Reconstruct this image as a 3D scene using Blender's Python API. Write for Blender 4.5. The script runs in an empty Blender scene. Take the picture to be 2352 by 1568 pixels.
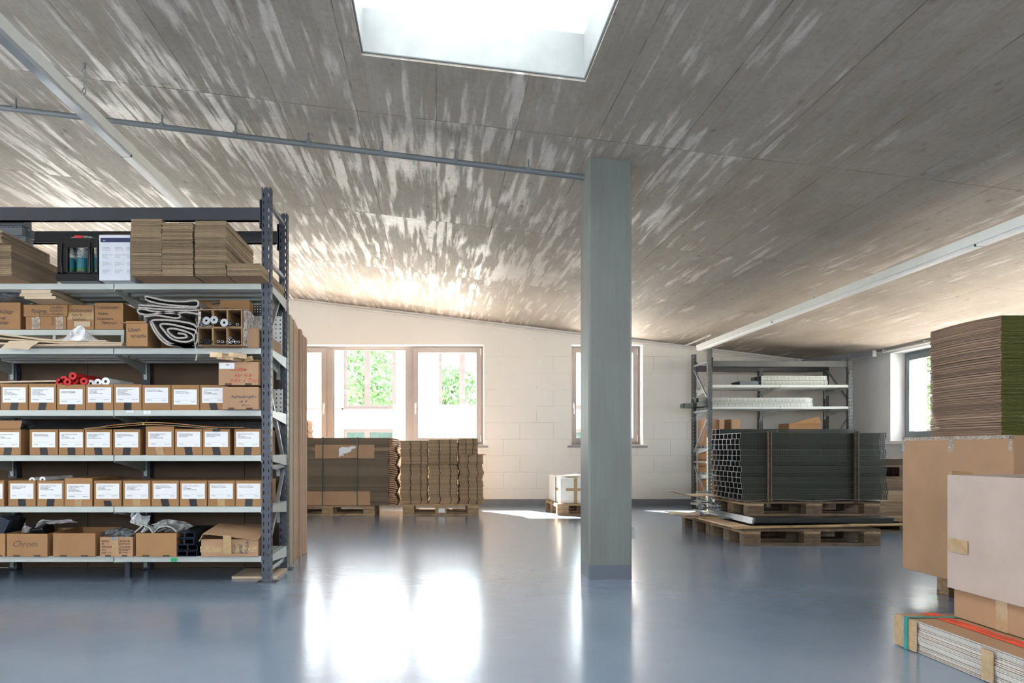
import bpy, math, random
from mathutils import Vector, Matrix, Euler
random.seed(7)
PI = math.pi
SC = bpy.context.scene
COL = SC.collection

# ------------------------------------------------------------------ camera
F = 1675.0; VX = 1002.0; VY = 1031.0; H = 0.84
cam_d = bpy.data.cameras.new('camera')
cam_d.sensor_width = 36.0
cam_d.lens = F * 36.0 / 2352.0
cam_d.shift_x = (1176 - VX) / 2352.0
cam_d.shift_y = (VY - 784) / 2352.0
cam_d.clip_start = 0.05; cam_d.clip_end = 200
cam = bpy.data.objects.new('camera', cam_d); COL.objects.link(cam)
cam.location = (0, 0, H); cam.rotation_euler = (PI / 2, 0, 0)
SC.camera = cam

def X(px, Y): return (px - VX) * Y / F
def Z(py, Y): return H - (py - VY) * Y / F
def CZ(x): return 2.84 - 0.12 * x          # underside of the sloping ceiling

# ------------------------------------------------------------------ world, sun, exposure
w = bpy.data.worlds.new('sky'); SC.world = w; w.use_nodes = True
nt = w.node_tree; nt.nodes.clear()
bg = nt.nodes.new('ShaderNodeBackground'); out = nt.nodes.new('ShaderNodeOutputWorld')
bg.inputs[0].default_value = (0.86, 0.93, 1.0, 1); bg.inputs[1].default_value = 9.5
nt.links.new(bg.outputs[0], out.inputs[0])
sd = bpy.data.lights.new('sun', 'SUN'); sd.energy = 110.0; sd.angle = 0.012; sd.color = (1.0, 0.86, 0.70)
sun = bpy.data.objects.new('sun', sd); COL.objects.link(sun)
sun.rotation_euler = Vector((0.60, -1.0, -1.0)).to_track_quat('-Z', 'Y').to_euler()
sun.location = (-6, 20, 12)

def area(name, loc, target, sx, sy, power, col=(1, 1, 1)):
    d = bpy.data.lights.new(name, 'AREA'); d.shape = 'RECTANGLE'; d.size = sx; d.size_y = sy
    d.energy = power; d.color = col
    o = bpy.data.objects.new(name, d); COL.objects.link(o); o.location = loc
    o.rotation_euler = (Vector(target) - Vector(loc)).to_track_quat('-Z', 'Y').to_euler()
    return o
SKY1 = (-0.39, 0.776, 1.60, 3.79)          # skylight openings in the ceiling: x0 x1 y0 y1
SKY2 = (-0.39, 0.776, -3.40, -1.20)  # unseen one behind the camera, there for its light
area('skylight_daylight', (0.19, 2.70, 3.27), (0.19, 2.70, 0), 1.10, 2.10, 36, (0.93, 0.97, 1.0))
area('skylight_daylight', (0.19, -2.30, 3.27), (0.19, -2.30, 0), 1.10, 2.10, 52, (0.93, 0.97, 1.0))  # fill lamp in the unseen skylight behind the camera
area('window_daylight', (-0.5, -4.85, 1.75), (0.2, 5, 1.2), 4.6, 1.5, 42, (0.97, 0.98, 1.0))  # fill lamp standing for daylight from an unseen rear window
area('window_daylight', (-6.8, 2.0, 1.75), (0, 3.0, 1.2), 3.6, 1.5, 38, (0.97, 0.98, 1.0))  # fill lamp for an unseen window in the left wall

vs = SC.view_settings
vs.view_transform = 'Standard'; vs.look = 'None'; vs.gamma = 1.0; vs.use_curve_mapping = False
vs.exposure = 0.85
SC.cycles.use_denoising = True
SC.cycles.max_bounces = 9; SC.cycles.diffuse_bounces = 6; SC.cycles.glossy_bounces = 4
SC.cycles.transparent_max_bounces = 24; SC.cycles.transmission_bounces = 4
SC.cycles.sample_clamp_indirect = 6.0
SC.cycles.caustics_reflective = True; SC.cycles.blur_glossy = 1.0; SC.cycles.caustics_refractive = False

# ------------------------------------------------------------------ materials
def newmat(name):
    m = bpy.data.materials.new(name); m.use_nodes = True
    t = m.node_tree; t.nodes.clear()
    o = t.nodes.new('ShaderNodeOutputMaterial'); b = t.nodes.new('ShaderNodeBsdfPrincipled')
    t.links.new(b.outputs[0], o.inputs[0])
    return m, t, b, o
def N(t, kind, **kw):
    n = t.nodes.new('ShaderNode' + kind)
    for k, v in kw.items():
        if k.startswith('i_'):
            key = k[2:]; key = int(key) if key.isdigit() else key.replace('_', ' ')
            n.inputs[key].default_value = v
        else: setattr(n, k, v)
    return n
def L(t, a, b): t.links.new(a, b)
def math_(t, op, a, b=None, c=None, clamp=False):
    n = N(t, 'Math', operation=op); n.use_clamp = clamp
    for i, v in enumerate((a, b, c)):
        if v is None: continue
        if isinstance(v, (int, float)): n.inputs[i].default_value = v
        else: L(t, v, n.inputs[i])
    return n.outputs[0]
def mixc(t, fac, a, b, mode='MIX'):
    n = N(t, 'Mix', data_type='RGBA', blend_type=mode)
    for s, v in ((0, fac), (6, a), (7, b)):
        if isinstance(v, (int, float)): n.inputs[s].default_value = v
        elif isinstance(v, tuple): n.inputs[s].default_value = (v + (1,))[:4]
        else: L(t, v, n.inputs[s])
    return n.outputs[2]
def ramp(t, fac, stops):
    n = N(t, 'ValToRGB'); e = n.color_ramp.elements
    while len(e) < len(stops): e.new(0.5)
    for i, (p, c) in enumerate(stops):
        e[i].position = p
        e[i].color = (c, c, c, 1) if isinstance(c, (int, float)) else (c + (1,))[:4]
    L(t, fac, n.inputs[0]); return n.outputs[0]
def coords(t, kind='Object', scale=(1, 1, 1)):
    c = N(t, 'TexCoord'); m = N(t, 'Mapping'); m.inputs['Scale'].default_value = scale
    L(t, c.outputs[kind], m.inputs[0]); return m.outputs[0]
def wpos(t, scale=(1, 1, 1)):
    g = N(t, 'NewGeometry'); m = N(t, 'Mapping'); m.inputs['Scale'].default_value = scale
    L(t, g.outputs['Position'], m.inputs[0]); return m.outputs[0]
def noise(t, vec, scale, detail=4, rough=0.55, dist=0.0):
    n = N(t, 'TexNoise'); n.inputs['Scale'].default_value = scale; n.inputs['Detail'].default_value = detail
    n.inputs['Roughness'].default_value = rough; n.inputs['Distortion'].default_value = dist
    L(t, vec, n.inputs['Vector']); return n.outputs['Fac']
def bump(t, b, h, strength=0.3, dist=0.01):
    n = N(t, 'Bump'); n.inputs['Strength'].default_value = strength; n.inputs['Distance'].default_value = dist
    L(t, h, n.inputs['Height']); L(t, n.outputs[0], b.inputs['Normal'])

def simple(name, col, rough=0.6, metal=0.0, var=0.12, nscale=9, stretch=(1, 1, 1), bmp=0.0, rnd=0.0, spec=0.5):
    m, t, b, o = newmat(name)
    v = coords(t, 'Object', stretch)
    n = noise(t, v, nscale)
    dark = tuple(c * (1 - var) for c in col); lite = tuple(min(1, c * (1 + var)) for c in col)
    c = mixc(t, ramp(t, n, [(0.3, 0.0), (0.7, 1.0)]), dark, lite)
    if rnd:
        oi = N(t, 'ObjectInfo')
        f = math_(t, 'MULTIPLY_ADD', oi.outputs['Random'], 2 * rnd, 1 - rnd)
        h = N(t, 'HueSaturation'); L(t, f, h.inputs['Value']); L(t, c, h.inputs['Color']); c = h.outputs[0]
    L(t, c, b.inputs['Base Color'])
    b.inputs['Roughness'].default_value = rough; b.inputs['Metallic'].default_value = metal
    b.inputs['Specular IOR Level'].default_value = spec
    if bmp: bump(t, b, n, bmp, 0.005)
    return m

def m_cardboard(name, col, rnd=0.08, lines=(1, 0, 0), lstr=0.06, rough=0.75):
    m, t, b, o = newmat(name)
    v = coords(t, 'Object')
    n = noise(t, v, 5, 5); n2 = noise(t, v, 180, 2)
    wv = N(t, 'TexWave', wave_type='BANDS', bands_direction='X' if lines[0] else ('Y' if lines[1] else 'Z'))
    wv.inputs['Scale'].default_value = 45; wv.inputs['Distortion'].default_value = 1.0
    L(t, v, wv.inputs['Vector'])
    c = mixc(t, ramp(t, n, [(0.25, 0.0), (0.75, 1.0)]), tuple(k * 0.9 for k in col), tuple(min(1, k * 1.08) for k in col))
    c = mixc(t, math_(t, 'MULTIPLY', wv.outputs['Fac'], lstr), c, tuple(k * 0.45 for k in col))
    c = mixc(t, math_(t, 'MULTIPLY', n2, 0.12), c, tuple(k * 0.5 for k in col))
    oi = N(t, 'ObjectInfo'); h = N(t, 'HueSaturation')
    L(t, math_(t, 'MULTIPLY_ADD', oi.outputs['Random'], 2 * rnd, 1 - rnd), h.inputs['Value']); L(t, c, h.inputs['Color'])
    L(t, h.outputs[0], b.inputs['Base Color'])
    b.inputs['Roughness'].default_value = rough; b.inputs['Specular IOR Level'].default_value = 0.3
    bump(t, b, wv.outputs['Fac'], 0.06, 0.002)
    return m

def m_edge(name, col, dark, axis='X', freq=150, rnd=0.2, contrast=0.8):
    """raw cut edges of corrugated board: thin liners with flutes between"""
    m, t, b, o = newmat(name)
    v = coords(t, 'Object')
    n = noise(t, v, 60, 3); n3 = noise(t, coords(t, 'Object', (12, 12, 500)), 1, 2)
    wv = N(t, 'TexWave', wave_type='BANDS', bands_direction=axis, wave_profile='SIN')
    wv.inputs['Scale'].default_value = freq; wv.inputs['Distortion'].default_value = 4.0; wv.inputs['Detail'].default_value = 2
    L(t, v, wv.inputs['Vector'])
    f = math_(t, 'MULTIPLY', wv.outputs['Fac'], n)
    f = math_(t, 'ADD', f, math_(t, 'MULTIPLY', n3, 0.5))
    c = mixc(t, ramp(t, f, [(0.2, 0.0), (0.2 + 0.7 * (1.1 - contrast), 1.0)]), dark, col)
    oi = N(t, 'ObjectInfo'); h = N(t, 'HueSaturation')
    L(t, math_(t, 'MULTIPLY_ADD', oi.outputs['Random'], 2 * rnd, 1 - rnd), h.inputs['Value']); L(t, c, h.inputs['Color'])
    L(t, h.outputs[0], b.inputs['Base Color'])
    b.inputs['Roughness'].default_value = 0.85; b.inputs['Specular IOR Level'].default_value = 0.2
    bump(t, b, f, 0.4, 0.003)
    return m

def m_wood(name, col, dark, axis='X', rnd=0.15):
    m, t, b, o = newmat(name)
    s = (2, 30, 30) if axis == 'X' else ((30, 2, 30) if axis == 'Y' else (30, 30, 2))
    v = coords(t, 'Object', s); v1 = coords(t, 'Object')
    n = noise(t, v, 1.5, 6, 0.6, 0.6); n2 = noise(t, v1, 7, 3)
    c = mixc(t, ramp(t, n, [(0.35, 0.0), (0.65, 1.0)]), dark, col)
    c = mixc(t, math_(t, 'MULTIPLY', ramp(t, n2, [(0.55, 0.0), (0.75, 1.0)]), 0.6), c, tuple(k * 0.4 for k in dark))
    oi = N(t, 'ObjectInfo'); h = N(t, 'HueSaturation')
    L(t, math_(t, 'MULTIPLY_ADD', oi.outputs['Random'], 2 * rnd, 1 - rnd), h.inputs['Value']); L(t, c, h.inputs['Color'])
    L(t, h.outputs[0], b.inputs['Base Color']); b.inputs['Roughness'].default_value = 0.7
    bump(t, b, n, 0.25, 0.004)
    return m

def m_ceiling():
    m, t, b, o = newmat('board_marked_concrete')
    g = N(t, 'NewGeometry'); s = N(t, 'SeparateXYZ'); L(t, g.outputs['Position'], s.inputs[0])
    x, y = s.outputs[0], s.outputs[1]
    PW, PL = 0.484, 1.96
    # planks run along Y; ids for panel and plank
    pid = math_(t, 'FLOOR', math_(t, 'DIVIDE', x, PW)); yid = math_(t, 'FLOOR', math_(t, 'DIVIDE', math_(t, 'SUBTRACT', y, 4.44), PL))
    fx = math_(t, 'FRACT', math_(t, 'DIVIDE', x, PW)); fy = math_(t, 'FRACT', math_(t, 'DIVIDE', math_(t, 'SUBTRACT', y, 4.44), PL))
    plk = math_(t, 'FLOOR', math_(t, 'MULTIPLY', fx, 5.0)); fpl = math_(t, 'FRACT', math_(t, 'MULTIPLY', fx, 5.0))
    def rnd(a, bb, cc):
        cv = N(t, 'CombineXYZ'); L(t, a, cv.inputs[0]); L(t, bb, cv.inputs[1]); L(t, cc, cv.inputs[2])
        wn = N(t, 'TexWhiteNoise'); wn.noise_dimensions = '3D'; L(t, cv.outputs[0], wn.inputs[0]); return wn.outputs[0]
    r_plk = rnd(pid, yid, plk)
    zero = math_(t, 'MULTIPLY', pid, 0.0)
    r_pan = rnd(pid, yid, zero)
    # offset noise per plank so patches stop at plank edges
    offv = N(t, 'CombineXYZ'); L(t, x, offv.inputs[0]); L(t, y, offv.inputs[1]); L(t, math_(t, 'MULTIPLY', r_plk, 5.0), offv.inputs[2])
    mp = N(t, 'Mapping'); mp.inputs['Scale'].default_value = (15, 1.35, 1.0); L(t, offv.outputs[0], mp.inputs[0])
    pat = noise(t, mp.outputs[0], 1.0, 6, 0.58, 0.0)
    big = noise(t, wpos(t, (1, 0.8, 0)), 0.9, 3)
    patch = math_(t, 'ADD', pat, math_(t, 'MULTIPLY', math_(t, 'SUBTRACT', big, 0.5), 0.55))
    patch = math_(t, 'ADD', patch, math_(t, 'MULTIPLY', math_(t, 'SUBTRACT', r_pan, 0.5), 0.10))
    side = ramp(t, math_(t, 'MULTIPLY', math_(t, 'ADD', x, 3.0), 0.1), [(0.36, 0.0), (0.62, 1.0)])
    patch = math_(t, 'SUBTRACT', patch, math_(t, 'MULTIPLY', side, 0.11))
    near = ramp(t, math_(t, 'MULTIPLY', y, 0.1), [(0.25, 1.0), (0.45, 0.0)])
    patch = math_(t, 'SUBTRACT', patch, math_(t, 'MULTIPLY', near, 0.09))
    pm = ramp(t, patch, [(0.485, 0.0), (0.60, 1.0)])              # cement skin on the planks, its sheen painted in as paler colour
    grain = noise(t, wpos(t, (90, 3.0, 1)), 1.0, 4, 0.7, 0.4)
    fine = noise(t, wpos(t, (1, 1, 1)), 30, 5, 0.7)
    c = mixc(t, grain, (0.19, 0.160, 0.128), (0.40, 0.355, 0.305))
    c = mixc(t, math_(t, 'MULTIPLY', r_plk, 0.50), c, (0.36, 0.335, 0.305))
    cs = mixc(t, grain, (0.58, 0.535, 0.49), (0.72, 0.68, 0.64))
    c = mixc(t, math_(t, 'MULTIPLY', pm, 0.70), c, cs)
    c = mixc(t, math_(t, 'MULTIPLY', ramp(t, fine, [(0.35, 1.0), (0.5, 0.0)]), 0.30), c, (0.16, 0.13, 0.10))
    blot = noise(t, wpos(t, (2.6, 1.1, 1)), 1.0, 6, 0.68, 0.5)
    c = mixc(t, math_(t, 'MULTIPLY', ramp(t, blot, [(0.45, 0.0), (0.70, 1.0)]), 0.55), c, (0.17, 0.142, 0.112))
    # knots
    vo = N(t, 'TexVoronoi'); vo.inputs['Scale'].default_value = 1.0
    L(t, wpos(t, (9.5, 4.2, 1)), vo.inputs['Vector'])
    kn = ramp(t, math_(t, 'ADD', vo.outputs['Distance'], math_(t, 'MULTIPLY', math_(t, 'SUBTRACT', fine, 0.5), 0.22)), [(0.065, 1.0), (0.16, 0.0)])
    c = mixc(t, math_(t, 'MULTIPLY', math_(t, 'MULTIPLY', kn, ramp(t, noise(t, wpos(t), 5, 2), [(0.42, 0.0), (0.6, 1.0)])), 0.65), c, (0.10, 0.075, 0.055))
    # joints
    def line(fr, wid):
        a = math_(t, 'LESS_THAN', fr, wid); bb = math_(t, 'GREATER_THAN', fr, 1 - wid); return math_(t, 'MAXIMUM', a, bb)
    jx = line(fx, 0.008); jy = line(fy, 0.0024); jp = line(fpl, 0.018)
    wob = ramp(t, noise(t, wpos(t), 6, 2), [(0.35, 0.15), (0.6, 0.85)])
    c = mixc(t, math_(t, 'MULTIPLY', math_(t, 'MULTIPLY', math_(t, 'MAXIMUM', jx, jy), wob), 0.75), c, (0.07, 0.055, 0.04))
    c = mixc(t, math_(t, 'MULTIPLY', math_(t, 'MULTIPLY', jp, wob), 0.30), c, (0.12, 0.10, 0.08))
    L(t, c, b.inputs['Base Color'])
    rgh = math_(t, 'MULTIPLY_ADD', pm, -0.30, 0.66)
    L(t, rgh, b.inputs['Roughness'])
    b.inputs['Specular IOR Level'].default_value = 0.5
    hgt = math_(t, 'ADD', math_(t, 'MULTIPLY', grain, 0.5), math_(t, 'MULTIPLY', math_(t, 'MAXIMUM', math_(t, 'MAXIMUM', jx, jy), jp), -0.6))
    bump(t, b, hgt, 0.22, 0.006)
    return m

def m_floor():
    m, t, b, o = newmat('blue_grey_epoxy')
    p = wpos(t)
    n = noise(t, p, 1.1, 5, 0.6); n2 = noise(t, wpos(t, (1, 2.5, 1)), 14, 5, 0.65)
    c = mixc(t, ramp(t, n, [(0.3, 0.0), (0.7, 1.0)]), (0.175, 0.235, 0.315), (0.225, 0.29, 0.375))
    # pale scuffs and scratches
    scr = noise(t, wpos(t, (3, 26, 1)), 1.3, 6, 0.75, 1.6)
    sm = math_(t, 'MULTIPLY', ramp(t, scr, [(0.60, 0.0), (0.66, 1.0)]), ramp(t, noise(t, p, 0.8, 2), [(0.5, 0.0), (0.7, 1.0)]))
    c = mixc(t, math_(t, 'MULTIPLY', sm, 0.18), c, (0.55, 0.58, 0.62))
    L(t, c, b.inputs['Base Color'])
    L(t, math_(t, 'MULTIPLY_ADD', n2, 0.18, 0.10), b.inputs['Roughness'])
    b.inputs['Specular IOR Level'].default_value = 0.6
    b.inputs['Coat Weight'].default_value = 0.40; b.inputs['Coat Roughness'].default_value = 0.19; b.inputs['Coat IOR'].default_value = 1.55
    hh = math_(t, 'ADD', math_(t, 'MULTIPLY', noise(t, p, 5, 3), 0.9), math_(t, 'MULTIPLY', noise(t, p, 70, 4), 0.22))
    bump(t, b, hh, 0.15, 0.012)
    return m

def m_blockwall():
    m, t, b, o = newmat('painted_block_wall')
    g = N(t, 'NewGeometry'); s = N(t, 'SeparateXYZ'); L(t, g.outputs['Position'], s.inputs[0])
    cv = N(t, 'CombineXYZ'); L(t, s.outputs[0], cv.inputs[0]); L(t, s.outputs[2], cv.inputs[1])
    br = N(t, 'TexBrick'); br.offset = 0.5
    for k, v in (('Scale', 1.0), ('Mortar Size', 0.004), ('Mortar Smooth', 0.4), ('Brick Width', 0.5), ('Row Height', 0.247)):
        br.inputs[k].default_value = v
    L(t, cv.outputs[0], br.inputs['Vector'])
    msk = ramp(t, noise(t, wpos(t), 1.9, 3), [(0.42, 0.15), (0.60, 1.0)])
    up = math_(t, 'LESS_THAN', s.outputs[2], 2.36)     # plain lintel above the block courses
    j = math_(t, 'MULTIPLY', math_(t, 'MULTIPLY', br.outputs['Fac'], msk), up)
    base = mixc(t, noise(t, wpos(t), 2, 3), (0.76, 0.73, 0.67), (0.82, 0.79, 0.73))
    c = mixc(t, math_(t, 'MULTIPLY', j, 0.5), base, (0.45, 0.38, 0.30))
    pit = noise(t, wpos(t), 16, 1)
    c = mixc(t, math_(t, 'MULTIPLY', ramp(t, pit, [(0.80, 0.0), (0.83, 1.0)]), 0.7), c, (0.3, 0.25, 0.2))
    L(t, c, b.inputs['Base Color']); b.inputs['Roughness'].default_value = 0.75
    bump(t, b, math_(t, 'MULTIPLY', j, -1.0), 0.4, 0.004)
    return m

def m_column():
    m, t, b, o = newmat('smooth_column_concrete')
    n = noise(t, wpos(t, (60, 60, 2.0)), 1, 5, 0.6); big = noise(t, wpos(t, (1, 1, 0.5)), 5, 4)
    c = mixc(t, n, (0.115, 0.13, 0.12), (0.175, 0.19, 0.175))
    c = mixc(t, math_(t, 'MULTIPLY', ramp(t, big, [(0.45, 0.0), (0.65, 1.0)]), 0.5), c, (0.125, 0.13, 0.11))
    vo = N(t, 'TexVoronoi'); vo.inputs['Scale'].default_value = 13; L(t, wpos(t), vo.inputs['Vector'])
    ho = ramp(t, vo.outputs['Distance'], [(0.045, 1.0), (0.07, 0.0)])
    ho = math_(t, 'MULTIPLY', ho, math_(t, 'GREATER_THAN', noise(t, wpos(t), 9, 1), 0.53))
    c = mixc(t, math_(t, 'MULTIPLY', ho, 0.8), c, (0.05, 0.055, 0.05))
    g = N(t, 'NewGeometry'); s = N(t, 'SeparateXYZ'); L(t, g.outputs['Position'], s.inputs[0])
    c = mixc(t, math_(t, 'LESS_THAN', s.outputs[2], 0.094), c, (0.10, 0.115, 0.145))   # painted skirting band
    L(t, c, b.inputs['Base Color']); b.inputs['Roughness'].default_value = 0.5
    bump(t, b, math_(t, 'SUBTRACT', n, ho), 0.15, 0.003)
    return m

def m_glass(name='window_glass', tint=(1, 1, 1), refl=0.06, k=0.6):
    m = bpy.data.materials.new(name); m.use_nodes = True; t = m.node_tree; t.nodes.clear()
    o = t.nodes.new('ShaderNodeOutputMaterial')
    tr = N(t, 'BsdfTransparent'); tr.inputs[0].default_value = tint + (1,)
    gl = N(t, 'BsdfGlossy'); gl.inputs['Roughness'].default_value = 0.02
    lw = N(t, 'LayerWeight'); lw.inputs[0].default_value = 0.25
    f = math_(t, 'MULTIPLY_ADD', lw.outputs['Fresnel'], k, refl, True)
    mx = N(t, 'MixShader'); L(t, f, mx.inputs[0]); L(t, tr.outputs[0], mx.inputs[1]); L(t, gl.outputs[0], mx.inputs[2])
    L(t, mx.outputs[0], o.inputs[0]); return m

def m_film(name, fac, col=(0.9, 0.9, 0.9), scale=60, bs=0.9, rough=0.18):
    """crumpled clear or milky plastic film"""
    m = bpy.data.materials.new(name); m.use_nodes = True; t = m.node_tree; t.nodes.clear()
    o = t.nodes.new('ShaderNodeOutputMaterial'); b = t.nodes.new('ShaderNodeBsdfPrincipled')
    b.inputs['Base Color'].default_value = col + (1,); b.inputs['Roughness'].default_value = rough
    v = coords(t); n = noise(t, v, scale, 4, 0.6, 1.5); bump(t, b, n, bs, 0.02)
    tr = N(t, 'BsdfTransparent'); mx = N(t, 'MixShader')
    f = ramp(t, n, [(0.35, fac * 0.3), (0.65, min(1, fac * 1.5))])
    L(t, f, mx.inputs[0]); L(t, tr.outputs[0], mx.inputs[1]); L(t, b.outputs[0], mx.inputs[2]); L(t, mx.outputs[0], o.inputs[0])
    return m

def m_perf(name, col, pitch=0.0125, open_=0.55, rough=0.4, metal=0.4, rnd=0.1):
    """sheet metal punched with square holes; lattice follows the object's own axes"""
    m, t, b, o = newmat(name)
    tc = N(t, 'TexCoord'); s = N(t, 'SeparateXYZ'); L(t, tc.outputs['Object'], s.inputs[0])
    g = N(t, 'SeparateXYZ'); L(t, tc.outputs['Normal'], g.inputs[0])
    def cell(v):
        f = math_(t, 'FRACT', math_(t, 'DIVIDE', v, pitch))
        return math_(t, 'LESS_THAN', math_(t, 'ABSOLUTE', math_(t, 'SUBTRACT', f, 0.5)), open_ / 2)
    cx, cy, cz = cell(s.outputs[0]), cell(s.outputs[1]), cell(s.outputs[2])
    nx = math_(t, 'GREATER_THAN', math_(t, 'ABSOLUTE', g.outputs[0]), 0.7)
    ny = math_(t, 'GREATER_THAN', math_(t, 'ABSOLUTE', g.outputs[1]), 0.7)
    nz = math_(t, 'GREATER_THAN', math_(t, 'ABSOLUTE', g.outputs[2]), 0.7)
    hole = math_(t, 'ADD', math_(t, 'MULTIPLY', ny, math_(t, 'MULTIPLY', cx, cz)), math_(t, 'MULTIPLY', nz, math_(t, 'MULTIPLY', cx, cy)), clamp=True)
    oi = N(t, 'ObjectInfo'); h = N(t, 'HueSaturation'); h.inputs['Color'].default_value = col + (1,)
    L(t, math_(t, 'MULTIPLY_ADD', oi.outputs['Random'], 2 * rnd, 1 - rnd), h.inputs['Value'])
    L(t, h.outputs[0], b.inputs['Base Color']); b.inputs['Roughness'].default_value = rough; b.inputs['Metallic'].default_value = metal
    L(t, math_(t, 'SUBTRACT', 1.0, hole), b.inputs['Alpha'])
    return m

M = {}
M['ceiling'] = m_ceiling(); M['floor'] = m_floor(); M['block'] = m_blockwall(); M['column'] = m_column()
M['plaster'] = simple('white_plaster', (0.80, 0.80, 0.79), 0.8, var=0.03, nscale=3)
M['reveal'] = simple('white_reveal_paint', (0.85, 0.85, 0.84), 0.7, var=0.02)
M['skirt'] = simple('grey_skirting_paint', (0.17, 0.18, 0.20), 0.5, var=0.1)
M['wellc'] = simple('pale_shaft_concrete', (0.20, 0.21, 0.207), 0.7, var=0.10, nscale=7, bmp=0.1)
M['opal'] = None
M['frame'] = simple('taupe_window_frame', (0.38, 0.335, 0.31), 0.35, var=0.04)
M['gframe'] = simple('grey_window_frame', (0.14, 0.17, 0.18), 0.3, var=0.04)
M['handle'] = simple('white_handle', (0.75, 0.75, 0.74), 0.3, var=0.02)
M['glass'] = m_glass(); M['sill'] = simple('stone_sill', (0.30, 0.29, 0.28), 0.4, var=0.15, nscale=60)
M['steel'] = simple('slate_blue_steel', (0.045, 0.052, 0.070), 0.38, 0.2, var=0.08)
M['steel_edge'] = simple('bare_steel', (0.40, 0.41, 0.43), 0.35, 0.7, var=0.1)
M['darksteel'] = simple('dark_beam_steel', (0.035, 0.038, 0.048), 0.4, 0.1, var=0.08)
M['greysteel'] = simple('grey_beam_steel', (0.060, 0.067, 0.066), 0.4, 0.1, var=0.08)
M['shelf'] = simple('pale_grey_enamel', (0.47, 0.50, 0.47), 0.35, 0.0, var=0.05, stretch=(1, 1, 6))
M['shelf_green'] = simple('green_grey_enamel', (0.34, 0.38, 0.35), 0.4, 0.0, var=0.05)
M['lamp'] = simple('lamp_white_enamel', (0.80, 0.82, 0.77), 0.35, var=0.03)
M['lamp_under'] = simple('lamp_reflector', (0.36, 0.39, 0.42), 0.25, 0.3, var=0.05)
M['louvre'] = simple('lamp_diffuser', (0.85, 0.85, 0.84), 0.4, var=0.03)
M['conduit'] = simple('grey_conduit', (0.13, 0.145, 0.15), 0.45, var=0.05)
M['wconduit'] = simple('white_conduit', (0.68, 0.66, 0.62), 0.45, var=0.05)
M['zinc'] = simple('zinc_chain', (0.35, 0.36, 0.36), 0.35, 0.8, var=0.1)
M['card'] = m_cardboard('kraft_cardboard', (0.33, 0.178, 0.078))
M['card_z'] = m_cardboard('kraft_cardboard_light', (0.39, 0.235, 0.135), 0.04)
M['card_in'] = m_cardboard('inner_cardboard', (0.38, 0.24, 0.125), 0.08)
M['card_pale'] = m_cardboard('pale_carton', (0.47, 0.375, 0.32), 0.02, (0, 1, 0), 0.10)
M['card_beige'] = m_cardboard('beige_board', (0.56, 0.44, 0.31), 0.06)
M['card_back'] = m_cardboard('tall_carton_board', (0.46, 0.30, 0.20), 0.06)
M['card_tan'] = m_cardboard('tall_carton_tan', (0.42, 0.36, 0.25), 0.05)
M['card_dark'] = m_cardboard('shadow_brown_board', (0.085, 0.055, 0.035), 0.05)  # dark brown cardboard, also for slots and the slab
M['whitebox'] = simple('white_box_board', (0.72, 0.69, 0.62), 0.6, var=0.04)
M['bluebox'] = simple('white_printed_carton', (0.58, 0.60, 0.66), 0.5, var=0.03)
M['navy'] = simple('navy_print', (0.015, 0.02, 0.075), 0.5)
M['edge'] = m_edge('stacked_board_edges', (0.28, 0.205, 0.128), (0.04, 0.027, 0.016), 'X', 75, 0.35, 0.75)
M['edge_y'] = m_edge('stacked_board_edges_side', (0.38, 0.29, 0.19), (0.09, 0.063, 0.04), 'Y', 75, 0.25, 0.7)
def m_layer(name, col, dark, rnd=0.3):
    m, t, b, o = newmat(name)
    n = noise(t, coords(t, 'Object', (3, 3, 420)), 1, 3); n2 = noise(t, coords(t, 'Object', (4, 4, 60)), 1, 2)
    c = mixc(t, ramp(t, n, [(0.3, 0.0), (0.7, 1.0)]), dark, col); c = mixc(t, math_(t, 'MULTIPLY', n2, 0.35), c, dark)
    oi = N(t, 'ObjectInfo'); h = N(t, 'HueSaturation')
    L(t, math_(t, 'MULTIPLY_ADD', oi.outputs['Random'], 2 * rnd, 1 - rnd), h.inputs['Value']); L(t, c, h.inputs['Color'])
    L(t, h.outputs[0], b.inputs['Base Color']); b.inputs['Roughness'].default_value = 0.8; return m
M['edge_brown'] = m_layer('folded_board_edges', (0.40, 0.265, 0.185), (0.13, 0.08, 0.055), 0.3)
M['edge_olive'] = m_edge('olive_board_edges', (0.14, 0.145, 0.04), (0.030, 0.032, 0.010), 'X', 110, 0.12)  # cut edges facing the camera, their unlit green cast put into the colour
M['edge_grey'] = m_edge('grey_flute_edges', (0.58, 0.55, 0.50), (0.07, 0.055, 0.04), 'Y', 55, 0.10, 0.9)
M['edge_back'] = m_layer('bundle_edges', (0.20, 0.145, 0.095), (0.10, 0.07, 0.045), 0.22)
M['edge_wavy'] = m_edge('wavy_stack_edges', (0.36, 0.25, 0.15), (0.13, 0.085, 0.05), 'X', 30, 0.22, 0.6)
M['paper'] = simple('label_paper', (0.72, 0.73, 0.74), 0.55, var=0.02)
M['ink'] = simple('black_ink', (0.03, 0.03, 0.035), 0.6)
M['inkgrey'] = simple('grey_print_ink', (0.16, 0.16, 0.17), 0.6)
M['inkred'] = simple('red_marker_ink', (0.42, 0.04, 0.02), 0.6)
M['inkblue'] = simple('blue_black_pen', (0.04, 0.055, 0.08), 0.6)
M['inkbrown'] = simple('brown_print_ink', (0.13, 0.06, 0.02), 0.6)
M['blacktape'] = simple('black_tape', (0.008, 0.008, 0.010), 0.4)
M['tape'] = simple('brown_parcel_tape', (0.40, 0.27, 0.14), 0.22, var=0.15, nscale=40, bmp=0.3)
M['cleartape'] = m_film('clear_tape', 0.5, (0.7, 0.6, 0.5), 50)
M['redtape'] = simple('red_warning_tape', (0.80, 0.07, 0.035), 0.35, var=0.05)
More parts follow.
